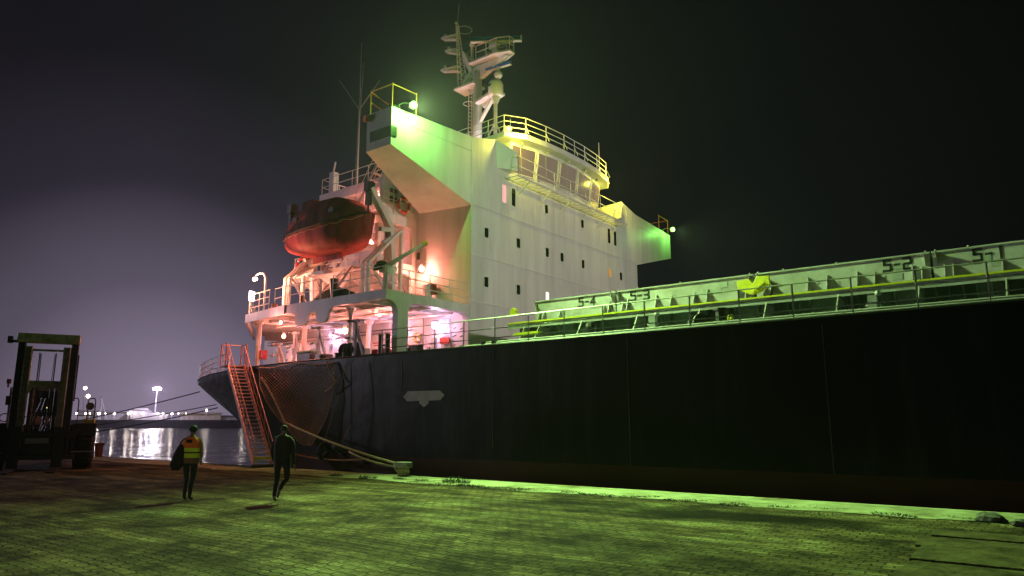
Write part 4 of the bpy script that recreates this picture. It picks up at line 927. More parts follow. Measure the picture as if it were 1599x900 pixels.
# crane floodlight forward, lights the house front
mb = MB(); mb.box(11.2, 11.45, 31, 31.4, 13.6, 13.9); h_ = mb.build('crane_floodlight', M['galv'], ship)
lightobj('lamp_light', 'SPOT', (11.1, 31.2, 13.7), WHITE, FORE_W, h_, size=.3, target=(XF, 33, 9), cone=50, blend=.8)

# tall port floodlight mast left behind the camera
pm = empty('port_light_mast', (-150, -30, -.12)); tag(pm, 'tall port floodlight mast standing on the quay beyond the left edge', 'light mast')
MB().tube((-150, -30, -.12), (-150, -30, 26), .4, 10, .2).build('pole', M['galv'], pm)
MB().box(-150.4, -149.6, -31.2, -28.8, 26, 26.8).build('lamp_head', M['galv'], pm)
lightobj('flood_light', 'SPOT', (-148.8, -29.6, 25.8), PURP, 125000, pm, size=5, target=(-25, 20, 6), cone=60, blend=.5)

qm = empty('fill_light_pole', (3, -16, 0)); tag(qm, 'added fill light pole behind the viewer, aimed at the people', 'light pole')  # unseen fill lamp, added to brighten the people and the ground near them
MB().tube((3, -16, 0), (3, -16, 9), .12, 8, .08).build('pole', M['galv'], qm)
MB().box(2.7, 3.3, -16.3, -15.6, 9, 9.3).build('lamp_head', M['galv'], qm)
lightobj('pole_fill_light', 'SPOT', (2.9, -15.5, 8.9), (1, .82, .62), 3000, qm, size=.5, target=(-17, 10, 1), cone=36, blend=1)

# ================================================================== LIFEBOAT
LBO = V((-28.15, 21.75, 9.75)); LS = .88
lb = empty('lifeboat', LBO); tag(lb, 'enclosed orange lifeboat with a red bottom hanging in its davits', 'lifeboat')
def lerp_tab(tab, x):
    for (a, b), (c, d) in zip(tab[:-1], tab[1:]):
        if a <= x <= c: t_ = (x-a)/(c-a); t_ = t_*t_*(3-2*t_)*.5+t_*.5; return b+(d-b)*t_
    return tab[-1][1]
Wt = [(-3.4, .55), (-3.0, .85), (-2, 1.12), (-.5, 1.25), (1, 1.2), (2.2, .95), (3.0, .5), (3.4, .06)]
Zk = [(-3.4, 1.05), (-3.0, .62), (-2, .38), (0, .22), (1.8, .25), (2.8, .45), (3.3, .9), (3.4, 1.2)]
Zg = [(-3.4, 1.35), (-2, 1.38), (0, 1.42), (2, 1.55), (3.4, 1.85)]
Zt = [(-3.4, 1.5), (-3.0, 2.2), (-2.2, 2.75), (-.5, 3.05), (1, 3.02), (2, 2.75), (2.8, 2.3), (3.4, 1.9)]
nS = 28
def sect(x, part):
    w_, zk, zg, zt = lerp_tab(Wt, x), lerp_tab(Zk, x), lerp_tab(Zg, x), lerp_tab(Zt, x); P = []
    if part == 0:
        for k in range(13):
            a = math.pi*k/12; cx = math.cos(a); P.append((x, -w_*math.copysign(abs(cx)**.55, cx), zg-(zg-zk)*math.sin(a)**.85))
    else:
        for k in range(13):
            a = math.pi*k/12; cx = math.cos(a); P.append((x, -w_*.93*math.copysign(abs(cx)**.7, cx), zg+.05+(zt-zg-.05)*math.sin(a)**.8))
    return P
for part, nm, m_ in ((0, 'hull', M['boatred']), (1, 'canopy', M['boat'])):
    mb = MB(); vs = []; 
    for i in range(nS+1): vs += [LBO+V((p[0]*LS, p[1], p[2])) for p in sect(-3.4+6.8*i/nS, part)]
    n = 13
    mb.add(vs, [(i*n+j, i*n+j+1, (i+1)*n+j+1, (i+1)*n+j) for i in range(nS) for j in range(n-1)]+[tuple(range(n)), tuple(range(nS*n, nS*n+n))])
    mb.build(nm, m_, lb, smooth=True)
mb = MB()
for s_ in (-1, 1): mb.path([LBO+V(((-3.4+6.8*i/nS)*LS, s_*(lerp_tab(Wt, -3.4+6.8*i/nS)+.02), lerp_tab(Zg, -3.4+6.8*i/nS)+.02)) for i in range(nS+1)], .055, 6)
mb.build('fender_rail', M['black'], lb)
mb = MB(); mb.path([LBO+V(((-3.2+6.4*i/40)*LS, -(lerp_tab(Wt, -3.2+6.4*i/40)+.05), lerp_tab(Zg, -3.2+6.4*i/40)-.10-.10*abs(math.sin(i*math.pi/5)))) for i in range(41)], .012, 4); mb.build('grab_line', M['rope'], lb)
mb = MB(); mb.box(-.9+LBO.x-1.0, LBO.x-.9, LBO.y-.4, LBO.y+.4, LBO.z+2.85, LBO.z+3.25); mb.build('conning_hatch', M['boat'], lb, bevel=.06)
mb = MB(); mb.box(LBO.x-1.2, LBO.x+1.0, LBO.y-.05, LBO.y+.05, LBO.z-.02, LBO.z+.3); mb.build('skeg', M['boatred'], lb)
for x in (-2.6, 2.6): MB().tube(LBO+V((x, 0, 2.3)), LBO+V((x, 0, 3.0)), .04, 6).build('lifting_hook', M['steel'], lb)
for x in (-1.5, 0, 1.3):
    mb = MB(); 
    mb.prism([(LBO.x+x+a, LBO.z+2.1+b) for a, b in rrect(.35, .22, .06)], 'Y', LBO.y-1.06, LBO.y-1.0); mb.build('side_hatch', M['fldark'], lb)

# ================================================================== LIFEBUOYS (hang on rails)
def lifebuoy(c, ax, lab, R_=.33, m1=None):
    mb = MB(); mb.ring(c, R_, .075, ax, 28, 8); o = empty('lifebuoy', c); tag(o, lab, 'lifebuoy', 'lifebuoys hung on the ship rails')
    mb.build('ring', m1 or M['red'], o, smooth=True)
    d = V(ax).normalized(); u_ = V((0, 0, 1)); a = d.cross(u_).normalized(); b = d.cross(a)
    for k in range(4):
        an = math.pi/4+k*math.pi/2; p = V(c)+(a*math.cos(an)+b*math.sin(an))*R_; q = (a*-math.sin(an)+b*math.cos(an))*.05
        MB().tube(p-q, p+q, .083, 10).build('white_band', M['dome'], o, smooth=True)
    MB().ring(c, R_+.10, .012, ax, 28, 4).build('grab_rope', M['rope'], o)
lifebuoy((-25.18, 23.85, 12.52), (1, 0, 0), 'red lifebuoy with white bands on the rail of the highest side platform', .36)
lifebuoy((-31.4, 22.5, 10.1), (0.1, -1, 0), 'red lifebuoy on the rail below the stern of the lifeboat')
lifebuoy((-24.98, 24.8, 5.98), (0, -1, 0), 'yellowish lifebuoy on the wall beside the brightest pinkish lamp', .17, M['yellow'])
lifebuoy((-25.0, 24.75, 7.75), (0, -1, 0), 'orange red lifebuoy low on the side wall behind the green boom')

# ================================================================== GANGWAY
G0 = at(410, 727, 'Z', .12); G1 = at(368, 571, 'Z', 4.65)
gw = empty('gangway', (G0.x, G0.y, 0.03)); tag(gw, 'steep orange lit boarding stair leaning from the quay up to the stern deck', 'gangway')
pl = V((G1.x-G0.x, G1.y-G0.y, 0)).normalized(); sd = V((-pl.y, pl.x, 0)); sd = sd if sd.dot(rt) > 0 else -sd
for s_, nm in ((-.38, 0), (.38, 1)):
    MB().beam(G0+sd*s_, G1+sd*s_, .06, .20).build('stringer', M['gang'], gw)
    mb = MB()
    for i in range(9): p = G0.lerp(G1, i/8)+sd*s_; mb.tube(p, p+V((0, 0, .95)), .018, 5)
    mb.tube(G0+sd*s_+V((0, 0, .95)), G1+sd*s_+V((0, 0, .95)), .022, 5); mb.tube(G0+sd*s_+V((0, 0, .5)), G1+sd*s_+V((0, 0, .5)), .014, 5)
    mb.build('handrail', M['gang'], gw)
for i in range(1, 26):
    p = G0.lerp(G1, i/26); MB().add([p-sd*.36-pl*.10+V((0, 0, z)) for z in (0, -.055)]+[p+sd*.36-pl*.10+V((0, 0, z)) for z in (0, -.055)]+[p-sd*.36+pl*.12+V((0, 0, z)) for z in (0, -.055)]+[p+sd*.36+pl*.12+V((0, 0, z)) for z in (0, -.055)],
        [(0, 2, 6, 4), (1, 5, 7, 3), (0, 1, 3, 2), (4, 6, 7, 5), (0, 4, 5, 1), (2, 3, 7, 6)]).build('step', M['tread'], gw)
mb = MB(); c = G1+pl*.5; 
mb.hexa([G1-sd*.5-V((0, 0, .06)), G1+sd*.5-V((0, 0, .06)), G1+sd*.5+pl*1.0-V((0, 0, .06)), G1-sd*.5+pl*1.0-V((0, 0, .06)), G1-sd*.5, G1+sd*.5, G1+sd*.5+pl*1.0, G1-sd*.5+pl*1.0]); mb.build('top_platform', M['gang'], gw)
mb = MB()
for a in (G1-sd*.48, G1+sd*.48):
    mb.tube(a, a+V((0, 0, 1.1)), .03, 6); mb.tube(a+pl*1.0, a+pl*1.0+V((0, 0, 1.1)), .03, 6)
    for h_ in (.55, 1.08): mb.tube(a+V((0, 0, h_)), a+pl*1.0+V((0, 0, h_)), .02, 5)
    mb.tube(a+V((0, 0, 1.08)), a-pl*.55+V((0, 0, -.2)), .02, 5); mb.tube(a+pl+V((0, 0, 1.05)), a+V((0, 0, .1)), .018, 5)
mb.tube(G1-sd*.48+pl+V((0, 0, 1.08)), G1+sd*.48+pl+V((0, 0, 1.08)), .02, 5)
mb.build('platform_rail', M['gang'], gw)
mb = MB(); mb.tube(G0-sd*.45-V((0, 0, .04)), G0+sd*.45-V((0, 0, .04)), .09, 10); mb.build('foot_roller', M['rubber'], gw)
MB().beam(G0-sd*.36+pl*.2+V((0, 0, .28)), G0+sd*.36+pl*.2+V((0, 0, .28)), .05, .10).build('foot_bar', M['yellow'], gw)

# ================================================================== NET
def netpt(u_, v_):
    TL, TR, BL, BR = (404, 574), (522, 565), (452, 672), (488, 694)
    top = (TL[0]+(TR[0]-TL[0])*u_, TL[1]+(TR[1]-TL[1])*u_+4*math.sin(u_*math.pi*3)*.6)
    bot = (BL[0]+(BR[0]-BL[0])*u_, BL[1]+(BR[1]-BL[1])*u_+10*math.sin(math.pi*u_))
    lx = -14*math.sin(math.pi*v_)*(1-u_); rx = 12*math.sin(math.pi*v_)*u_
    x = top[0]+(bot[0]-top[0])*v_+lx+rx; y = top[1]+(bot[1]-top[1])*v_+9*math.sin(math.pi*u_)*math.sin(math.pi*v_)
    y += 2.2*noise.noise(V((u_*5, v_*5, 2))); x += 2.2*noise.noise(V((u_*5, v_*5, 7)))
    return at(x, y, 'Y', 19.60-.25*v_+.10*noise.noise(V((u_*4, v_*4, 4))))
mb = MB(); K = 22
for i in range(-K, K+1):
    pts = []; pts2 = []
    for j in range(K+1):
        u_ = (i+j)/K
        if -1e-6 <= u_ <= 1+1e-6: pts.append(netpt(min(1, max(0, u_)), j/K))
        u2 = (K-i-j)/K
        if -1e-6 <= u2 <= 1+1e-6: pts2.append(netpt(min(1, max(0, u2)), j/K))
    for p in (pts, pts2):
        if len(p) > 1: mb.path(p, .011, 3)
nt_ = empty('safety_net', netpt(.5, 1)); tag(nt_, 'brown rope safety net draped down the hull beside the boarding stair', 'net')
mb.build('mesh_cords', M['netcord'], nt_)
mb = MB(); mb.path([netpt(i/20, 0) for i in range(21)], .028, 5); mb.path([netpt(0, i/20) for i in range(21)], .028, 5); mb.path([netpt(1, i/20) for i in range(21)], .02, 5); mb.path([netpt(i/20, 1) for i in range(21)], .02, 5); mb.build('border_rope', M['netcord'], nt_)

# ================================================================== ROPES, FENDERS, BOLLARDS
def rope(pts, r_, m, lab, name='mooring_rope', n=6, group=None):
    o = MB().path(pts, r_, n).build(name, m, None, smooth=True); tag(o, lab, 'rope', group); return o
BO = V((-18.79, 18.15, 0))
FB = V((-68.5, 18.15, 0))
fo_ = empty('quay_bollard', FB); tag(fo_, 'bollard far along the quay hidden behind the forklift, holding the stern lines', 'bollard')
MB().lathe(FB, [(.3, 0), (.3, .05), (.18, .08), (.18, .5), (.26, .56), (.26, .66)], 16).build('base', M['steel'], fo_)
rope(sag(at(312, 612, 'Y', 24.9), FB+V((0, 0, .5)), .35), .035, M['ropedark'], 'uppermost dark mooring line running from the stern over the water')
rope(sag(at(338, 632, 'Y', 25.6), FB+V((.1, 0, .42)), .25), .030, M['ropedark'], 'middle thin mooring line from the stern toward the forklift')
rope(sag(at(340, 637, 'Y', 25.4), FB+V((.1, 0, .34)), .55), .035, M['ropedark'], 'lowest dark mooring line from the stern toward the forklift')
rope(sag(BO+V((-.1, 0, .42)), at(445, 660, 'Y', 19.3), .12)+sag(at(445, 660, 'Y', 19.3), at(408, 590, 'Y', 19.6), -.1, 8)[1:], .045, M['rope'], 'thick pale rope from the edge of the net down to the quay bollard', n=7)
rope(sag(BO+V((-.15, -.05, .35)), at(545, 706, 'Y', 19.0), .1), .04, M['rope'], 'second pale rope twisted beside the first at the bollard')
rope(sag(at(575, 717, 'Y', 18.9), at(455, 708, 'Y', 19.35), .14), .032, M['ropeor'], 'orange rope sagging low along the hull below the net')
rope(sag(at(333, 592, 'Y', 23.6), at(370, 622, 'Y', 21.4), .05, 6), .04, M['ropedark'], 'short dark rope crossing the stern plating from its deck edge')
rope(sag(at(322, 592, 'Y', 24.0), at(376, 660, 'Y', 22.9), .1, 6), .03, M['ropedark'], 'thin dark rope hanging diagonally down the stern plating')
rope(sag(at(510, 565, 'Y', 19.45), at(528, 596, 'Y', 19.45), .18, 8)+[at(508, 612, 'Y', 19.5)], .03, M['netcord'], 'loose brown rope loop at the upper corner of the net')
def hangrope(p, q, lab, bow=0):
    P = [V(p).lerp(V(q), i/10)+V((bow*math.sin(math.pi*i/10), 0, 0)) for i in range(11)]; rope(P, .014, M['netcord'], lab, 'hanging_line', 4)
f1 = at(505, 703, 'Y', 19.2); f2 = at(531, 700, 'Y', 19.2)
hangrope(at(541, 566, 'Y', 19.6), at(506, 690, 'Y', 19.3), 'straight thin line holding the left tyre fender', .08)
hangrope(at(570, 563, 'Y', 19.6), at(535, 690, 'Y', 19.3), 'curved thin line holding the right tyre fender', .35)
for c_, lab, ax in ((f1, 'left tyre fender hanging edge on against the black hull', (1, .25, 0)), (f2, 'right tyre fender hanging tilted against the black hull', (.3, .4, 1))):
    o = MB().ring(c_-V((0, 0, .05)), .27, .11, ax, 18, 8).build('tyre_fender', M['rubber'], None, smooth=True); tag(o, lab, 'fender', 'tyre fenders hanging on the hull')
b = empty('quay_bollard', BO); tag(b, 'grey steel bollard with a pale rope at the quay edge', 'bollard')
MB().lathe(BO, [(.34, 0), (.34, .04), (.17, .07), (.15, .3), (.20, .36)], 18).build('base', M['galv'], b, smooth=False)
mb = MB(); P = [(BO.x+a, BO.y+c) for a, c in rrect(.62, .42, .1)]; mb.prism(P, 'Z', .33, .52); mb.build('cap', M['galv'], b, bevel=.03)
mb = MB()
for k in range(4): mb.ring(BO+V((0, 0, .12+.055*k)), .19, .035, (random.uniform(-.1, .1), random.uniform(-.1, .1), 1), 18, 6)
mb.ring(BO+V((-.35, .05, .3)), .16, .035, (.9, .2, .5), 14, 6); mb.build('rope_turns', M['rope'], b, smooth=True)
RB = V((-43.15, 18.3, 0)); rb = empty('quay_bollard', RB); tag(rb, 'rusty reddish bollard at the far end of the quay by the water', 'bollard')
MB().lathe(RB, [(.3, 0), (.3, .05), (.2, .08), (.2, .6), (.26, .68), (.26, .78)], 16).build('base', mat('rust_red', (.16, .06, .05), .7, noise_s=5, noise_a=.4), rb)
d_ = -rt; MB().beam(RB+V((0, 0, .70)), RB+d_*.75+V((0, 0, .70)), .2, .14).build('horn', mat('rust_dark', (.05, .03, .03), .7), rb, bevel=.03)

# ================================================================== WEEDS AND RUBBLE
def weed(c, w_, h_, n, lab):
    mb = MB(); c = V(c)
    for i in range(n):
        a = random.uniform(0, 6.28); r_ = w_*math.sqrt(random.random()); b0 = c+V((math.cos(a)*r_, math.sin(a)*r_*.5, 0)); hh = h_*random.uniform(.35, 1)*(1.1-.5*r_/w_)
        tip = b0+V((random.uniform(-.6, .6)*hh, random.uniform(-.6, .6)*hh, hh)); mb.tube(b0, tip, .004, 3, .002)
        for k in range(4):
            p = b0.lerp(tip, .25+.25*k); d = V((random.uniform(-1, 1), random.uniform(-1, 1), random.uniform(-.2, .6))).normalized(); e_ = d.cross(V((0, 0, 1))).normalized()*.012; l_ = random.uniform(.04, .08)
            mb.add([p, p+d*l_*.5+e_, p+d*l_, p+d*l_*.5-e_], [(0, 1, 2, 3)])
    o = mb.build('weed_clump', M['leaf']); tag(o, lab, 'weeds', 'weeds growing in the quay joints')
weed((-15.5, 17.25, 0), .55, .22, 200, 'largest bushy weed clump right of the bollard')
weed((-18.0, 17.2, 0), .28, .13, 60, 'small weed clump just below the bollard')
weed((-17.0, 17.2, 0), .35, .09, 50, 'low sparse weeds between the bollard and the largest clump')
weed((-19.3, 16.95, 0), .4, .12, 80, 'weed clump on the paving left of the bollard')
weed((-20.9, 16.9, 0), .35, .13, 80, 'leftmost weed clump, near the walking man in black')
def rock(c, r_, lab, m=None):
    bm = bmesh.new(); bmesh.ops.create_icosphere(bm, subdivisions=2, radius=1)
    for v_ in bm.verts: k = 1+.45*noise.noise(v_.co*1.3+V(c)); v_.co = V((v_.co.x*r_*k*1.3, v_.co.y*r_*k, max(-.2, v_.co.z)*r_*k*.75))
    me = bpy.data.meshes.new('rock'); bm.to_mesh(me); bm.free(); me.materials.append(m or M['rock']); o = bpy.data.objects.new('rubble_lump', me); C.objects.link(o); o.location = c; tag(o, lab, 'rubble', 'lumps of rubble on the quay edge'); return o
rock((-1.45, 16.9, .03), .19, 'largest rubble lump, at the right end of the pale kerb')
rock((-.95, 16.5, .03), .15, 'second rubble lump, just right of the largest one')
rock((-.55, 16.3, .03), .17, 'rubble lump at the very edge of the photo')
rock((-1.6, 17.5, .03), .12, 'small dark rubble lump behind the largest one')
# scattered grit along the inner border of the kerb (uncountable)
mb = MB()
for i in range(6500):
    x = random.uniform(-17, 2); s_ = random.gauss(0, .32); y = 16.75+s_-.15*abs(noise.noise(V((x*.8, 0, 3))))*3
    if noise.noise(V((x*1.4, y, 5))) < -.05: continue
    r_ = random.uniform(.008, .03); z = .02
    P = [V((x+random.uniform(-r_, r_), y+random.uniform(-r_, r_), z)) for _ in range(3)]+[V((x, y, z+r_*.9))]; mb.add(P, [(0, 1, 3), (1, 2, 3), (2, 0, 3)])
tag(mb.build('grit', mat('dark_grit', (.05, .045, .03), .95)), 'dark grit and dirt scattered along the inner border of the kerb', 'grit', kind='stuff')

# ================================================================== FORKLIFT
FO = (V((-33.59, 11.32, 0))+V((-31.56, 12.88, 0)))/2 + rt*(-.68)
fang = math.atan2(rt.y, rt.x)
fk = empty('forklift', FO, fang+R(27)); fk.scale = (.95, .95, .95); tag(fk, 'huge heavy forklift with a tall cream mast facing the camera at left', 'forklift')
def fb(mb, name, m, **k): return mb.build(name, m, fk, local=True, **k)
for s_ in (-1, 1):
    fb(MB().box(s_*.98-.13, s_*.98+.13, -.12, .28, .5, 5.35), 'outer_mast_rail', M['fldark'], bevel=.02)
    mb = MB(); mb.box(s_*.70-.13, s_*.70+.13, -.2, -.10, .9, 5.2); mb.box(s_*.70-.13, s_*.70-.09, -.2, .15, .9, 5.2); mb.box(s_*.70+.09, s_*.70+.13, -.3, .15, .9, 5.2); fb(mb, 'inner_mast_rail', M['cream'], bevel=.01)
    fb(MB().tube((s_*.45, .1, .8), (s_*.45, .1, 3.6), .07, 8), 'lift_cylinder', M['fldark'])
    mb = MB(); mb.box(s_*.78-.20, s_*.78+.20, -.42, -.28, .08, 1.8); mb.hexa([(s_*.78-.2, -.42, .02), (s_*.78+.2, -.42, .02), (s_*.78+.16, -2.4, .02), (s_*.78-.16, -2.4, .02), (s_*.78-.2, -.42, .14), (s_*.78+.2, -.42, .14), (s_*.78+.16, -2.4, .05), (s_*.78-.16, -2.4, .05)]); fb(mb, 'fork', M['fldark'], bevel=.01)
    # wheels in pairs
    w_ = MB(); w_.lathe((s_*1.28 if s_ > 0 else -2.02, 1.2, .88), [(.3, 0), (.74, .0), (.86, .08), (.88, .2), (.88, .54), (.86, .66), (.74, .74), (.3, .74)], 26, (1, 0, 0))
    tyre = fb(w_, 'tyre', M['rubber'], smooth=False)
    mb = MB()
    for k in range(26):
        a = 2*math.pi*k/26; x_ = 1.65*s_; mb.beam((x_-.35, 1.2+.885*math.cos(a), .88+.885*math.sin(a)), (x_+.35, 1.2+.885*math.cos(a+.12), .88+.885*math.sin(a+.12)), .05, .06, (0, math.cos(a), math.sin(a)))
    fb(mb, 'tread_lug', M['rubber'])
mb = MB(); mb.box(-1.15, 1.15, -.28, .18, 5.35, 5.75); fb(mb, 'top_crossbar', M['cream'], bevel=.03)
mb = MB(); mb.box(-.56, .56, -.05, .12, 3.45, 3.75); mb.prism([(-.56, 3.45), (-.56, 3.2), (-.42, 3.42)], 'Y', -.05, .12); mb.prism([(.56, 3.45), (.42, 3.42), (.56, 3.2)], 'Y', -.05, .12); mb.box(-.56, .56, -.05, .12, 5.02, 5.1); split_build(mb, 'mid_crossbar', M['cream'], fk, local=True)
mb = MB(); mb.box(-1.4, 1.4, -.30, -.12, 1.35, 1.6); mb.box(-1.4, 1.4, -.30, -.12, .45, .62); mb.box(-.55, .55, -.27, -.12, .62, 1.35); fb(mb, 'fork_carriage', M['fldark'], bevel=.02)
for s_ in (-1, 1):
    fb(MB().box(s_*.3-.022, s_*.3+.022, -.012, .012, 1.6, 4.95), 'lift_chain', M['steel'])
    fb(MB().path([(s_*.2, .0, 1.5), (s_*.22, -.02, 2.6), (s_*.25, 0, 4.9)], .02, 5), 'lift_hose', M['black'])
fb(MB().box(-.42, .42, -.32, -.27, 1.12, 1.34), 'carriage_plate', M['galv'])
mb = MB(); mb.box(-1.35, 1.35, .3, 1.6, .55, 1.75); mb.box(-1.25, 1.25, 1.6, 6.2, .5, 1.9); fb(mb, 'chassis', M['fldark'], bevel=.05)
mb = MB(); mb.box(-2.05, -1.2, .25, 2.2, 1.80, 1.95); mb.box(1.2, 2.05, .25, 2.2, 1.80, 1.95); mb.box(-2.1, -1.2, .22, .30, 1.4, 1.95); mb.box(1.2, 2.1, .22, .30, 1.4, 1.95); split_build(mb, 'mudguard', M['fldark'], fk, local=True, bevel=.03)
for s_ in (-1, 1): fb(MB().box(s_*1.65-.42, s_*1.65+.42, .18, .22, .72, .77), 'guard_bar', M['galv'])
# cab
mb = MB()
for x_, y_ in ((-.62, 2.3), (.72, 2.3), (-.62, 3.9), (.72, 3.9)): mb.box(x_-.06, x_+.06, y_-.06, y_+.06, 1.9, 3.55)
mb.box(-.68, .78, 2.24, 3.96, 1.85, 2.25); mb.box(-.56, .66, 2.24, 2.36, 3.42, 3.55); fb(mb, 'cab', M['cream'], bevel=.03)
fb(MB().box(-.74, .84, 2.15, 4.05, 3.55, 3.68), 'cab_roof', M['fldark'], bevel=.04)
fb(MB().box(-.56, .66, 2.27, 2.30, 2.25, 3.42), 'windscreen', M['glass'])
fb(MB().box(-.05, .03, 2.24, 2.262, 2.62, 2.68), 'dashboard_light', mat('dash_glow', (.1, .09, .05), .5, emit=(1, .8, .3), es=1.5))
mb = MB(); mb.tube((.05, 2.24, 2.3), (.35, 2.24, 3.2), .012, 4); fb(mb, 'wiper', M['black'])
# tall pale side housing at the left with mirror and lamp
mb = MB(); mb.box(-1.55, -1.05, 2.4, 3.6, 1.95, 3.55); fb(mb, 'side_housing', M['dome'], bevel=.04)
mb = MB(); mb.box(-1.48, -1.15, 2.36, 2.41, 3.02, 3.35); mb.box(-1.48, -1.2, 2.36, 2.41, 2.45, 2.9); fb(mb, 'vent_panel', M['galv'])
mb = MB(); mb.box(-1.6, -1.36, 2.0, 2.08, 2.75, 3.15); mb.tube((-1.4, 2.4, 3.1), (-1.6, 2.05, 3.1), .02, 5); fb(mb, 'mirror', M['black'], bevel=.02)
mb = MB(); mb.ring((-1.6, 2.3, 2.2), .18, .025, (0, 1, 0), 12, 4); mb.tube((-1.9, 2.3, 1.95), (-1.2, 2.3, 1.95), .02, 5); fb(mb, 'grab_handle', M['galv'])
mb = MB(); mb.tube((-1.65, 2.6, 3.55), (-1.65, 2.6, 3.72), .04, 6); mb.tube((-1.65, 2.6, 3.72), (-1.65, 2.6, 3.92), .10, 8); fb(mb, 'beacon', M['flred'])
mb = MB(); mb.box(-1.45, -1.25, 2.4, 2.5, 3.75, 3.95); mb.box(-1.4, -.9, 2.4, 2.5, 3.6, 3.7); fb(mb, 'work_lamp', M['fldark'])
mb = MB(); mb.box(-1.35, -1.1, -.1, .05, 5.35, 5.45); mb.box(-1.5, -1.33, -.15, .1, 5.32, 5.6); fb(MB().tube((1.15, 0, 2.9), (1.15, 0, 4.9), .03, 6), 'mast_conduit', M['fldark']); fb(mb, 'mast_camera', M['fldark'])
mb = MB()
for x_, y_ in ((1.3, .6), (1.95, .6)):
    mb.path([(x_, y_, 1.95), (x_, y_, 2.95), (x_-.06, y_+.1, 3.05), (x_-.25, y_+.25, 3.05), (x_-.3, y_+.3, 2.95), (x_-.3, y_+.3, 1.95)], .025, 5)
mb.tube((1.3, .6, 2.3), (1.95, .6, 2.3), .02, 5); fb(mb, 'ladder_handrail', M['flred'])
fb(MB().lathe((1.75, .7, 2.7), [(.05, 0), (.17, .02), (.17, .06), (.05, .08)], 12, (0, -1, 0)), 'round_mirror', M['galv'])
fb(MB().box(1.55, 2.0, .3, 1.0, 1.955, 2.12), 'yellow_step', M['yellow'], bevel=.02)
mb = MB()
for k in range(7):
    a = random.uniform(-.5, .5); mb.path([(a, -.05+random.uniform(0, .1), 1.6), (a+random.uniform(-.2, .2), -.1, 2.0+.2*random.random()), (a*.5, 0, 2.5), (a*.3+.1, .05, 3.0)], .025, 5)
fb(mb, 'hydraulic_hose', M['black'])
lightobj('worklight_light', 'POINT', (0, 0, 0), (.9, .85, 1), 0.0, fk).location = (0, 0, 0)
bpy.data.objects.remove(bpy.data.objects['worklight_light'])

# ================================================================== PEOPLE
def skin_mesh(name, joints, edges, m, parent, sub=2, root=0):
    me = bpy.data.meshes.new(name); me.from_pydata([j[:3] for j in joints], edges, [])
    ob = bpy.data.objects.new(name, me); C.objects.link(ob); ob.parent = parent
    sk = ob.modifiers.new('skin', 'SKIN'); sk.use_smooth_shade = True
    if not me.skin_vertices: me.skin_vertices.new(name='')
    for i, j in enumerate(joints):
        sv = me.skin_vertices[0].data[i]; sv.radius = (j[3], j[4] if len(j) > 4 else j[3]); sv.use_root = (i == root)
    sb = ob.modifiers.new('sub', 'SUBSURF'); sb.levels = sub; sb.render_levels = sub
    bpy.context.view_layer.update()
    dg = bpy.context.evaluated_depsgraph_get()
    me2 = bpy.data.meshes.new_from_object(ob.evaluated_get(dg)); me2.name = name
    ob.modifiers.clear(); ob.data = me2; me2.materials.clear(); me2.materials.append(m)
    for p in me2.polygons: p.use_smooth = True; p.material_index = 0
    return ob
skin_m = mat('skin', (.16, .09, .06), .6)
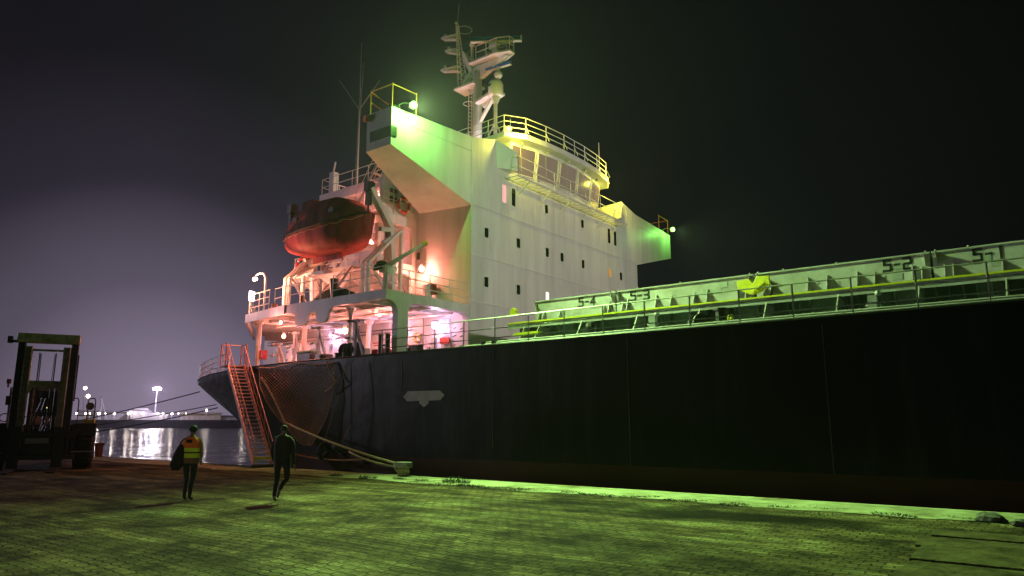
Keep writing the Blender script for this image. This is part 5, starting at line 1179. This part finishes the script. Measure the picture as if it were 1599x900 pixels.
def person(loc, rz, H, pose, cols, lab):
    o = empty('person', loc, rz); tag(o, lab, 'person'); k = H/1.78
    # local: +y is forward (walking away from camera), x right
    P = pose
    J = [(0, 0, .98, .145, .105), (0, .01, 1.15, .135, .095), (0, .0, 1.33, .165, .105), (0, -.01, 1.46, .13, .085), (0, 0, 1.535, .052), (0, .015, 1.60, .058), (0, .02, 1.68, .082, .098), (0, .01, 1.755, .060, .07)]
    J = [tuple(a*k for a in j) for j in J]
    E = [(0, 1), (1, 2), (2, 3), (3, 4), (4, 5), (5, 6), (6, 7)]
    def addc(start, pts):
        prev = start
        for p in pts: J.append(tuple(a*k for a in p)); E.append((prev, len(J)-1)); prev = len(J)-1
        return prev
    hands = []
    for s_, key in ((-1, 'armL'), (1, 'armR')):
        sh, el, wr = P[key]
        e_ = addc(3, [(s_*.17, -.01, 1.44, .062), (*sh, .055), (*el, .045), (*wr, .032)]); hands.append((V(wr)*k, V(wr)-V(el), s_))
    for s_, key in ((-1, 'legL'), (1, 'legR')):
        kn, an, toe = P[key]
        addc(0, [(s_*.10, 0, .90, .092), ((s_*.11+kn[0])/2, kn[1]*.5, (.9+kn[2])/2, .080), (*kn, .062), ((kn[0]+an[0])/2, (kn[1]+an[1])/2-.015, (kn[2]+an[2])/2+.05, .055), (*an, .040), (*toe, .034)])
    body = skin_mesh('body', J, E, cols['top'], o)
    me = body.data
    for m_ in (cols['trousers'], skin_m, cols['hair'], cols['shoe']): me.materials.append(m_)
    for p in me.polygons:
        c = p.center/k
        if c.z < .14+ (P.get('lift', 0) if c.x > 0 else 0): p.material_index = 4
        elif c.z < .93 and abs(c.x) < .24: p.material_index = 1
        elif c.z > 1.53: p.material_index = 2
        if c.z > 1.69 or (c.z > 1.62 and c.y < .02): p.material_index = 3
    # hands: palm + five fingers
    for wv, d, s_ in hands:
        d = d.normalized(); side = V((0, 1, 0)); side = (side-d*side.dot(d)).normalized(); nrm = d.cross(side)
        jj = [(*wv, .020*k, .016*k), (*(wv+d*.05*k), .034*k, .015*k), (*(wv+d*.09*k), .034*k, .014*k)]; ee = [(0, 1), (1, 2)]
        for q in range(4):
            off = side*(.026-.0175*q)*k; l_ = (.07, .08, .075, .058)[q]*k; b = wv+d*.09*k+off
            i0 = len(jj); jj += [(*b, .0085*k), (*(b+d*l_*.5+nrm*s_*.008*k), .008*k), (*(b+d*l_*.92+nrm*s_*.03*k), .0065*k)]; ee += [(2, i0), (i0, i0+1), (i0+1, i0+2)]
        i0 = len(jj); b = wv+d*.03*k+side*.03*k; jj += [(*b, .011*k), (*(b+side*.025*k+d*.03*k), .0095*k), (*(b+side*.028*k+d*.062*k), .008*k)]; ee += [(0, i0), (i0, i0+1), (i0+1, i0+2)]
        skin_mesh('hand', jj, ee, skin_m, o, 1)
    # head details: ears, nose
    hc = V((0, .02, 1.665))*k
    for s_ in (-1, 1): MB().ball(hc+V((s_*.082*k, -.005, -.01)), .028*k, 8, (.35, .8, 1.1)).build('ear', skin_m, o, smooth=True, local=True)
    MB().ball(hc+V((0, .10*k, -.02*k)), .018*k, 8, (.8, 1, 1.4)).build('nose', skin_m, o, smooth=True, local=True)
    for s_ in (-1, 1): MB().ball(hc+V((s_*.032*k, .088*k, .012*k)), .012*k, 8).build('eye', M['dome'], o, smooth=True, local=True)
    MB().ball(hc+V((0, .088*k, -.062*k)), .022*k, 8, (1, .4, .3)).build('mouth', mat('lips', (.14, .05, .04), .5), o, smooth=True, local=True)
    return o, k
dirview = -fang
view_yaw = math.atan2(fw.y, fw.x)-math.pi/2
jeans = mat('dark_trousers', (.018, .024, .035), .8, noise_s=8, noise_a=.4, bump=.4, bump_s=8)
blackc = mat('black_cloth', (.008, .008, .009), .75, noise_s=6, noise_a=.4, bump=.5, bump_s=7)
hair = mat('dark_hair', (.02, .018, .012), .8); tan = mat('brown_jacket', (.22, .13, .06), .8, noise_s=6, noise_a=.3)
shoe = mat('pale_shoe', (.16, .15, .13), .7); shoed = mat('dark_shoe', (.03, .03, .03), .7)
pA, kA = person((-17.19, 9.44, gz(-17.19, 9.44)), view_yaw+.05, 1.78,
    {'armL': ((-.235, .01, 1.33), (-.27, .03, 1.14), (-.20, .12, .98)), 'armR': ((.225, 0, 1.33), (.255, .02, 1.14), (.20, .14, .96)),
     'legL': ((-.07, .05, .50), (-.07, -.04, .075), (-.075, .13, .035)), 'legR': ((.09, .0, .50), (.08, -.10, .08), (.10, .06, .035))},
    dict(top=tan, trousers=jeans, hair=hair, shoe=shoed), 'person in an orange and lime safety vest with a black bag, seen from behind')
# vest as clothing
def torso_band(z0, z1, rx, ry, name, m, parent, k, dy=0, top=None):
    mb = MB(); n = 28; rows = 7; vs = []
    for j in range(rows+1):
        z = z0+(z1-z0)*j/rows
        t_ = (z-.95)/(.5); rr = rx*(1+.10*math.sin(max(0, min(1, t_))*math.pi*.9))+.012*noise.noise(V((z*9, 1, 1)))
        if z > 1.40: rr *= 1-.55*((z-1.40)/.12)**1.5 if z < 1.52 else .45
        for i in range(n):
            a = 2*math.pi*i/n; cx = math.cos(a); sy = math.sin(a)
            vs.append(V((rr*math.copysign(abs(cx)**.75, cx), dy+ry*math.copysign(abs(sy)**.75, sy)*(1+.03*noise.noise(V((a*2, z*5, 0)))), z))*k)
    mb.add(vs, [(j*n+i, j*n+(i+1) % n, (j+1)*n+(i+1) % n, (j+1)*n+i) for j in range(rows) for i in range(n)])
    return mb.build(name, m, parent, smooth=True, local=True)
vo = mat('orange_vest_cloth', (.85, .20, .02), .7, noise_s=9, noise_a=.2, bump=.4, bump_s=9, emit=(1, .25, .02), es=.0)
vl = mat('lime_vest_cloth', (.62, .85, .04), .7, noise_s=9, noise_a=.15, bump=.4, bump_s=9)
torso_band(1.245, 1.50, .205, .150, 'vest_orange_top', vo, pA, kA)
torso_band(1.15, 1.25, .200, .147, 'vest_lime_band', vl, pA, kA)
torso_band(1.118, 1.152, .199, .146, 'vest_dark_stripe', blackc, pA, kA)
torso_band(1.01, 1.12, .197, .145, 'vest_lime_hem', vl, pA, kA)
torso_band(.88, 1.012, .195, .142, 'jacket_hem', tan, pA, kA)
MB().box(-.075*kA, .065*kA, -.168*kA, -.160*kA, 1.37*kA, 1.45*kA).build('vest_back_patch', blackc, pA, local=True)
MB().lathe((0, .012, 1.70*kA), [(.098, -.04), (.10, 0), (.095, .04), (.07, .075), (.02, .092)], 16).build('cap', mat('green_cap', (.012, .03, .018), .7), pA, smooth=True, local=True)
# bag carried on the left: its own thing, hanging on the shoulder
ca, sa = math.cos(view_yaw+.05), math.sin(view_yaw+.05)
def toW(p): return V((-17.19+p[0]*ca-p[1]*sa, 9.44+p[0]*sa+p[1]*ca, p[2]))
bo = empty('shoulder_bag', toW((-.25, -.13, .74)), view_yaw+.05); tag(bo, 'bulky black bag on the left shoulder of the person in the safety vest', 'bag')
mb = MB(); vs = []
n = 20
for j in range(11):
    z = .60*j/10; t_ = j/10; r_ = .185*(1-t_*.97)**.42*min(1, (t_+.06)/.28)**.5
    for i in range(n):
        a = 2*math.pi*i/n; q = 1+.08*noise.noise(V((math.cos(a)*2, math.sin(a)*2, z*5))); vs.append((r_*math.cos(a)*q+(-.05+.16*z), r_*.7*math.sin(a)*q, z))
mb.add(vs, [(j*n+i, j*n+(i+1) % n, (j+1)*n+(i+1) % n, (j+1)*n+i) for j in range(10) for i in range(n)]+[tuple(range(n)), tuple(range(10*n, 11*n))]); mb.build('bag_body', blackc, bo, smooth=True, local=True)
MB().path([(.0, 0, .56), (.06, -.05, .68), (.14, -.03, .755), (.20, .10, .74), (.14, .24, .60), (.05, .12, .45)], .018, 5).build('strap', blackc, bo, smooth=True, local=True)
pB, kB = person((-15.17, 10.64, gz(-15.17, 10.64)), view_yaw-.10, 1.84,
    {'armL': ((-.235, 0, 1.31), (-.275, .02, 1.10), (-.25, .12, .90)), 'armR': ((.24, -.01, 1.31), (.275, -.05, 1.08), (.285, .0, .86)),
     'legL': ((-.13, .06, .50), (-.14, -.02, .085), (-.15, .14, .035)), 'legR': ((.10, .10, .52), (.06, -.24, .26), (.055, -.30, .13)), 'lift': .17},
    dict(top=blackc, trousers=blackc, hair=hair, shoe=shoe), 'person all in black with short hair walking away, one heel lifted')
torso_band(.90, 1.50, .190, .138, 'jacket', blackc, pB, kB)
MB().tube(V((.20, 0, 1.46))*kB, V((.30, -.04, 1.08))*kB, .012, 5).build('sleeve_stripe', M['dome'], pB, local=True)

# ================================================================== FAR SHORE (about 700 m away)
FD = 640.0
def far(px, py=None, D=FD):
    d = rt*(px-799.5)+fw*FPX+up*(450-(py if py else 663)); h_ = math.hypot(d.x, d.y); p = d*(D/h_); return V((p.x, p.y, EYE+p.z))
fdir = V((-.93, .37, 0)).normalized(); fperp = V((.37, .93, 0)).normalized()
sc_ = FD/1117/.93   # metres per photo pixel at that distance
def zpx(y, px): return far(px, y).z
farm = mat('far_shore_concrete', (.16, .15, .17), .9, noise_s=.05, noise_a=.3)
a = far(40); b = far(470); dd = (b-a).normalized(); nrm = V((-dd.y, dd.x, 0)); nrm = nrm if nrm.dot(fdir) > 0 else -nrm
mb = MB(); A_ = V((a.x, a.y, -2.9)); B_ = V((b.x, b.y, -2.9)); hq = zpx(656, 240)
mb.hexa([A_, B_, B_+nrm*60, A_+nrm*60, A_+V((0, 0, hq+2.9)), B_+V((0, 0, hq+2.9)), B_+nrm*60+V((0, 0, hq+2.9)), A_+nrm*60+V((0, 0, hq+2.9))]); tag(mb.build('far_quay', farm), kind='structure')
def farbox(px0, px1, y_top, dep, back, name, m, lab, cat, y_bot=None, roof=True, group=None):
    p = far(px0); q = far(px1); p.z = q.z = 0; u_ = (q-p); z1 = zpx(y_top, (px0+px1)/2); z0 = hq if y_bot is None else zpx(y_bot, px0)
    p += nrm*back; q += nrm*back
    o = empty(name, (p+q)/2+nrm*dep/2+V((0, 0, z0))); tag(o, lab, cat, group)
    zz0, zz1 = V((0, 0, z0)), V((0, 0, z1))
    MB().hexa([p+zz0, q+zz0, q+nrm*dep+zz0, p+nrm*dep+zz0, p+zz1, q+zz1, q+nrm*dep+zz1, p+nrm*dep+zz1]).build('wall', m, o)
    if roof:
        c = (z1-z0)*.22; e_ = u_.normalized()*1.5
        MB().add([p-e_-nrm*1.5+zz1, q+e_-nrm*1.5+zz1, q+e_+nrm*(dep+1.5)+zz1, p-e_+nrm*(dep+1.5)+zz1, p-e_+nrm*dep/2+zz1+V((0, 0, c)), q+e_+nrm*dep/2+zz1+V((0, 0, c))], [(0, 1, 5, 4), (2, 3, 4, 5), (0, 4, 3), (1, 2, 5), (0, 3, 2, 1)]).build('roof', m, o)
        for k in range(7):
            t0 = .06+.13*k; w_ = u_*.05; s0 = p+u_*t0-nrm*.15; hh = (z1-z0)
            MB().hexa([s0+V((0, 0, z0)), s0+w_+V((0, 0, z0)), s0+w_+nrm*.1+V((0, 0, z0)), s0+nrm*.1+V((0, 0, z0)), s0+V((0, 0, z0+hh*.6)), s0+w_+V((0, 0, z0+hh*.6)), s0+w_+nrm*.1+V((0, 0, z0+hh*.6)), s0+nrm*.1+V((0, 0, z0+hh*.6))]).build('door', farm, o)
    return o
fb1 = mat('far_shed_cladding', (.17, .16, .19), .8, noise_s=.1, noise_a=.3); fb2 = mat('far_beige_cladding', (.22, .18, .14), .8, noise_s=.1, noise_a=.3)
farbox(118, 232, 643, 20, 12, 'warehouse', fb1, 'long low warehouse on the far shore behind the lamp string', 'warehouse')
farbox(281, 345, 646, 18, 10, 'warehouse', fb2, 'beige warehouse on the far shore nearest the ship stern', 'warehouse')
farbox(345, 420, 650, 15, 12, 'warehouse', fb1, 'low grey store on the far shore behind the ship stern', 'warehouse')
# moored vessel silhouette
p = far(200); q = far(262); p.z = q.z = 0; u_ = q-p
vo_ = empty('far_vessel', (p+q)/2+nrm*8+V((0, 0, hq))); tag(vo_, 'low pale vessel hull laid up on the far shore beside the tall lamp', 'vessel')
zt = zpx(641, 230)
mb = MB(); mb.hexa([p+u_*.05+V((0, 0, hq)), p+u_*.92+V((0, 0, hq)), p+u_*.92+nrm*10+V((0, 0, hq)), p+u_*.05+nrm*10+V((0, 0, hq)), p+V((0, 0, zt)), p+u_+V((0, 0, zt-3)), p+u_+nrm*10+V((0, 0, zt-3)), p+nrm*10+V((0, 0, zt))]); mb.build('vessel_hull', fb1, vo_)
mb = MB(); s0 = p+u_*.1+nrm*2; mb.hexa([s0+V((0, 0, zt)), s0+u_*.4+V((0, 0, zt)), s0+u_*.4+nrm*6+V((0, 0, zt)), s0+nrm*6+V((0, 0, zt)), s0+V((0, 0, zt+1.6)), s0+u_*.35+V((0, 0, zt+1.6)), s0+u_*.35+nrm*6+V((0, 0, zt+1.6)), s0+nrm*6+V((0, 0, zt+1.6))]); mb.build('deck_cabin', farm, vo_)
# lattice crane
p = far(153); p.z = hq; p += nrm*8; ht = zpx(619, 153)
o = empty('harbour_crane', p); tag(o, 'thin pale harbour crane mast standing above the far warehouse', 'crane')
mb = MB(); mb.tube(p, V((p.x, p.y, ht)), .9, 6, .5); mb.tube(p+dd*5, V((p.x, p.y, ht-2)), .5, 5); mb.build('crane_tower', fb1, o)
mb = MB(); mb.beam(V((p.x, p.y, ht))-dd*2.2, V((p.x, p.y, ht))+dd*2.2, .9, .9); mb.build('crane_head', fb1, o)
# tall floodlight mast
p = far(240); p.z = hq; p += nrm*6; ht = zpx(605, 242)
o = empty('floodlight_mast', p); tag(o, 'tall far shore floodlight mast with a dazzling violet white head', 'light mast')
MB().tube(p, V((p.x, p.y, ht-1)), .7, 8, .35).build('pole', fb1, o)
hp = V((p.x, p.y, ht))
MB().lathe(hp-V((0, 0, .2)), [(2.4, 0), (2.6, .8), (1.2, 1.6), (.1, 1.7)], 14).build('lamp_head', fb1, o)
MB().lathe(hp-V((0, 0, 2.2)), [(1.2, 0), (3.2, .6), (3.2, 1.6), (1.4, 1.95)], 14).build('lamp_glass', bulbmat('highmast', (.93, .86, 1), 60), o)
lightobj('mast_light', 'POINT', hp-nrm*14-V((0, 0, 1.5)), PURP, HIGHMAST_W, o, size=1.5)
# lamp string
ORD = ['leftmost', 'second', 'third', 'fourth', 'fifth', 'sixth', 'seventh', 'eighth', 'ninth', 'tenth', 'eleventh', 'twelfth', 'thirteenth', 'fourteenth', 'fifteenth', 'rightmost']
lamp_n = 0
for px, s_ in ((118, .8), (132, .7), (139, .5), (153, 1.0), (163, .45), (177, 1.0), (199, 1.0), (209, .7), (222, 1.0), (245, .9), (253, .8), (267, 1.0), (277, .5), (289, .4), (321, 1.0), (378, .8)):
    p = far(px); p.z = hq; p -= nrm*1.0; z = zpx(646 if px < 300 else 641, px)
    o = empty('quay_lamp', p); tag(o, ('small dim' if s_ < .6 else 'bright')+' lamp, '+ORD[lamp_n]+(' from the left' if 0 < lamp_n < 15 else '')+' in the row along the far quay', 'lamp', 'row of lamps along the far quay')
    lamp_n += 1
    MB().tube(p, V((p.x, p.y, z)), .22, 5).build('post', fb1, o)
    MB().ball(V((p.x, p.y, z)), .95*s_, 8).build('lamp_globe', bulbmat('farlamp', (1, .86, .78), 14), o, smooth=True)
    if s_ > .6: lightobj('quay_lamp_light', 'POINT', V((p.x, p.y, z))-nrm*3, (1, .84, .74), 2600*s_, o, size=.8)
for px, py, s_, lab in ((121, 604, .9, 'upper lone bright lamp high above the forklift handrail'), (127, 617, 1.0, 'lower lone bright lamp high above the forklift handrail')):
    p = far(px); p.z = hq; p += nrm*25; z = zpx(py, px)
    o = empty('hill_lamp', p); tag(o, lab, 'lamp'); MB().tube(p, V((p.x, p.y, z)), .3, 5).build('post', farm, o); MB().ball(V((p.x, p.y, z)), 1.5*s_, 8).build('lamp_globe', bulbmat('farlamp', (1, .86, .78), 14), o, smooth=True)

# ================================================================== HAZE
hz = MB().box(-770, 770, -45, 770, -7.0, 62.0).build('haze', M['conc']); tag(hz, 'thin night harbour haze glowing around the lamps', 'haze', kind='stuff')
hm = bpy.data.materials.new('night_haze'); hm.use_nodes = True; t = hm.node_tree
for n in list(t.nodes): t.nodes.remove(n)
om = t.nodes.new('ShaderNodeOutputMaterial'); pv = t.nodes.new('ShaderNodeVolumePrincipled'); pv.inputs['Color'].default_value = (.90, .80, .95, 1); pv.inputs['Density'].default_value = HAZE_D; pv.inputs['Anisotropy'].default_value = .55
t.links.new(pv.outputs[0], om.inputs['Volume']); hz.data.materials.clear(); hz.data.materials.append(hm)
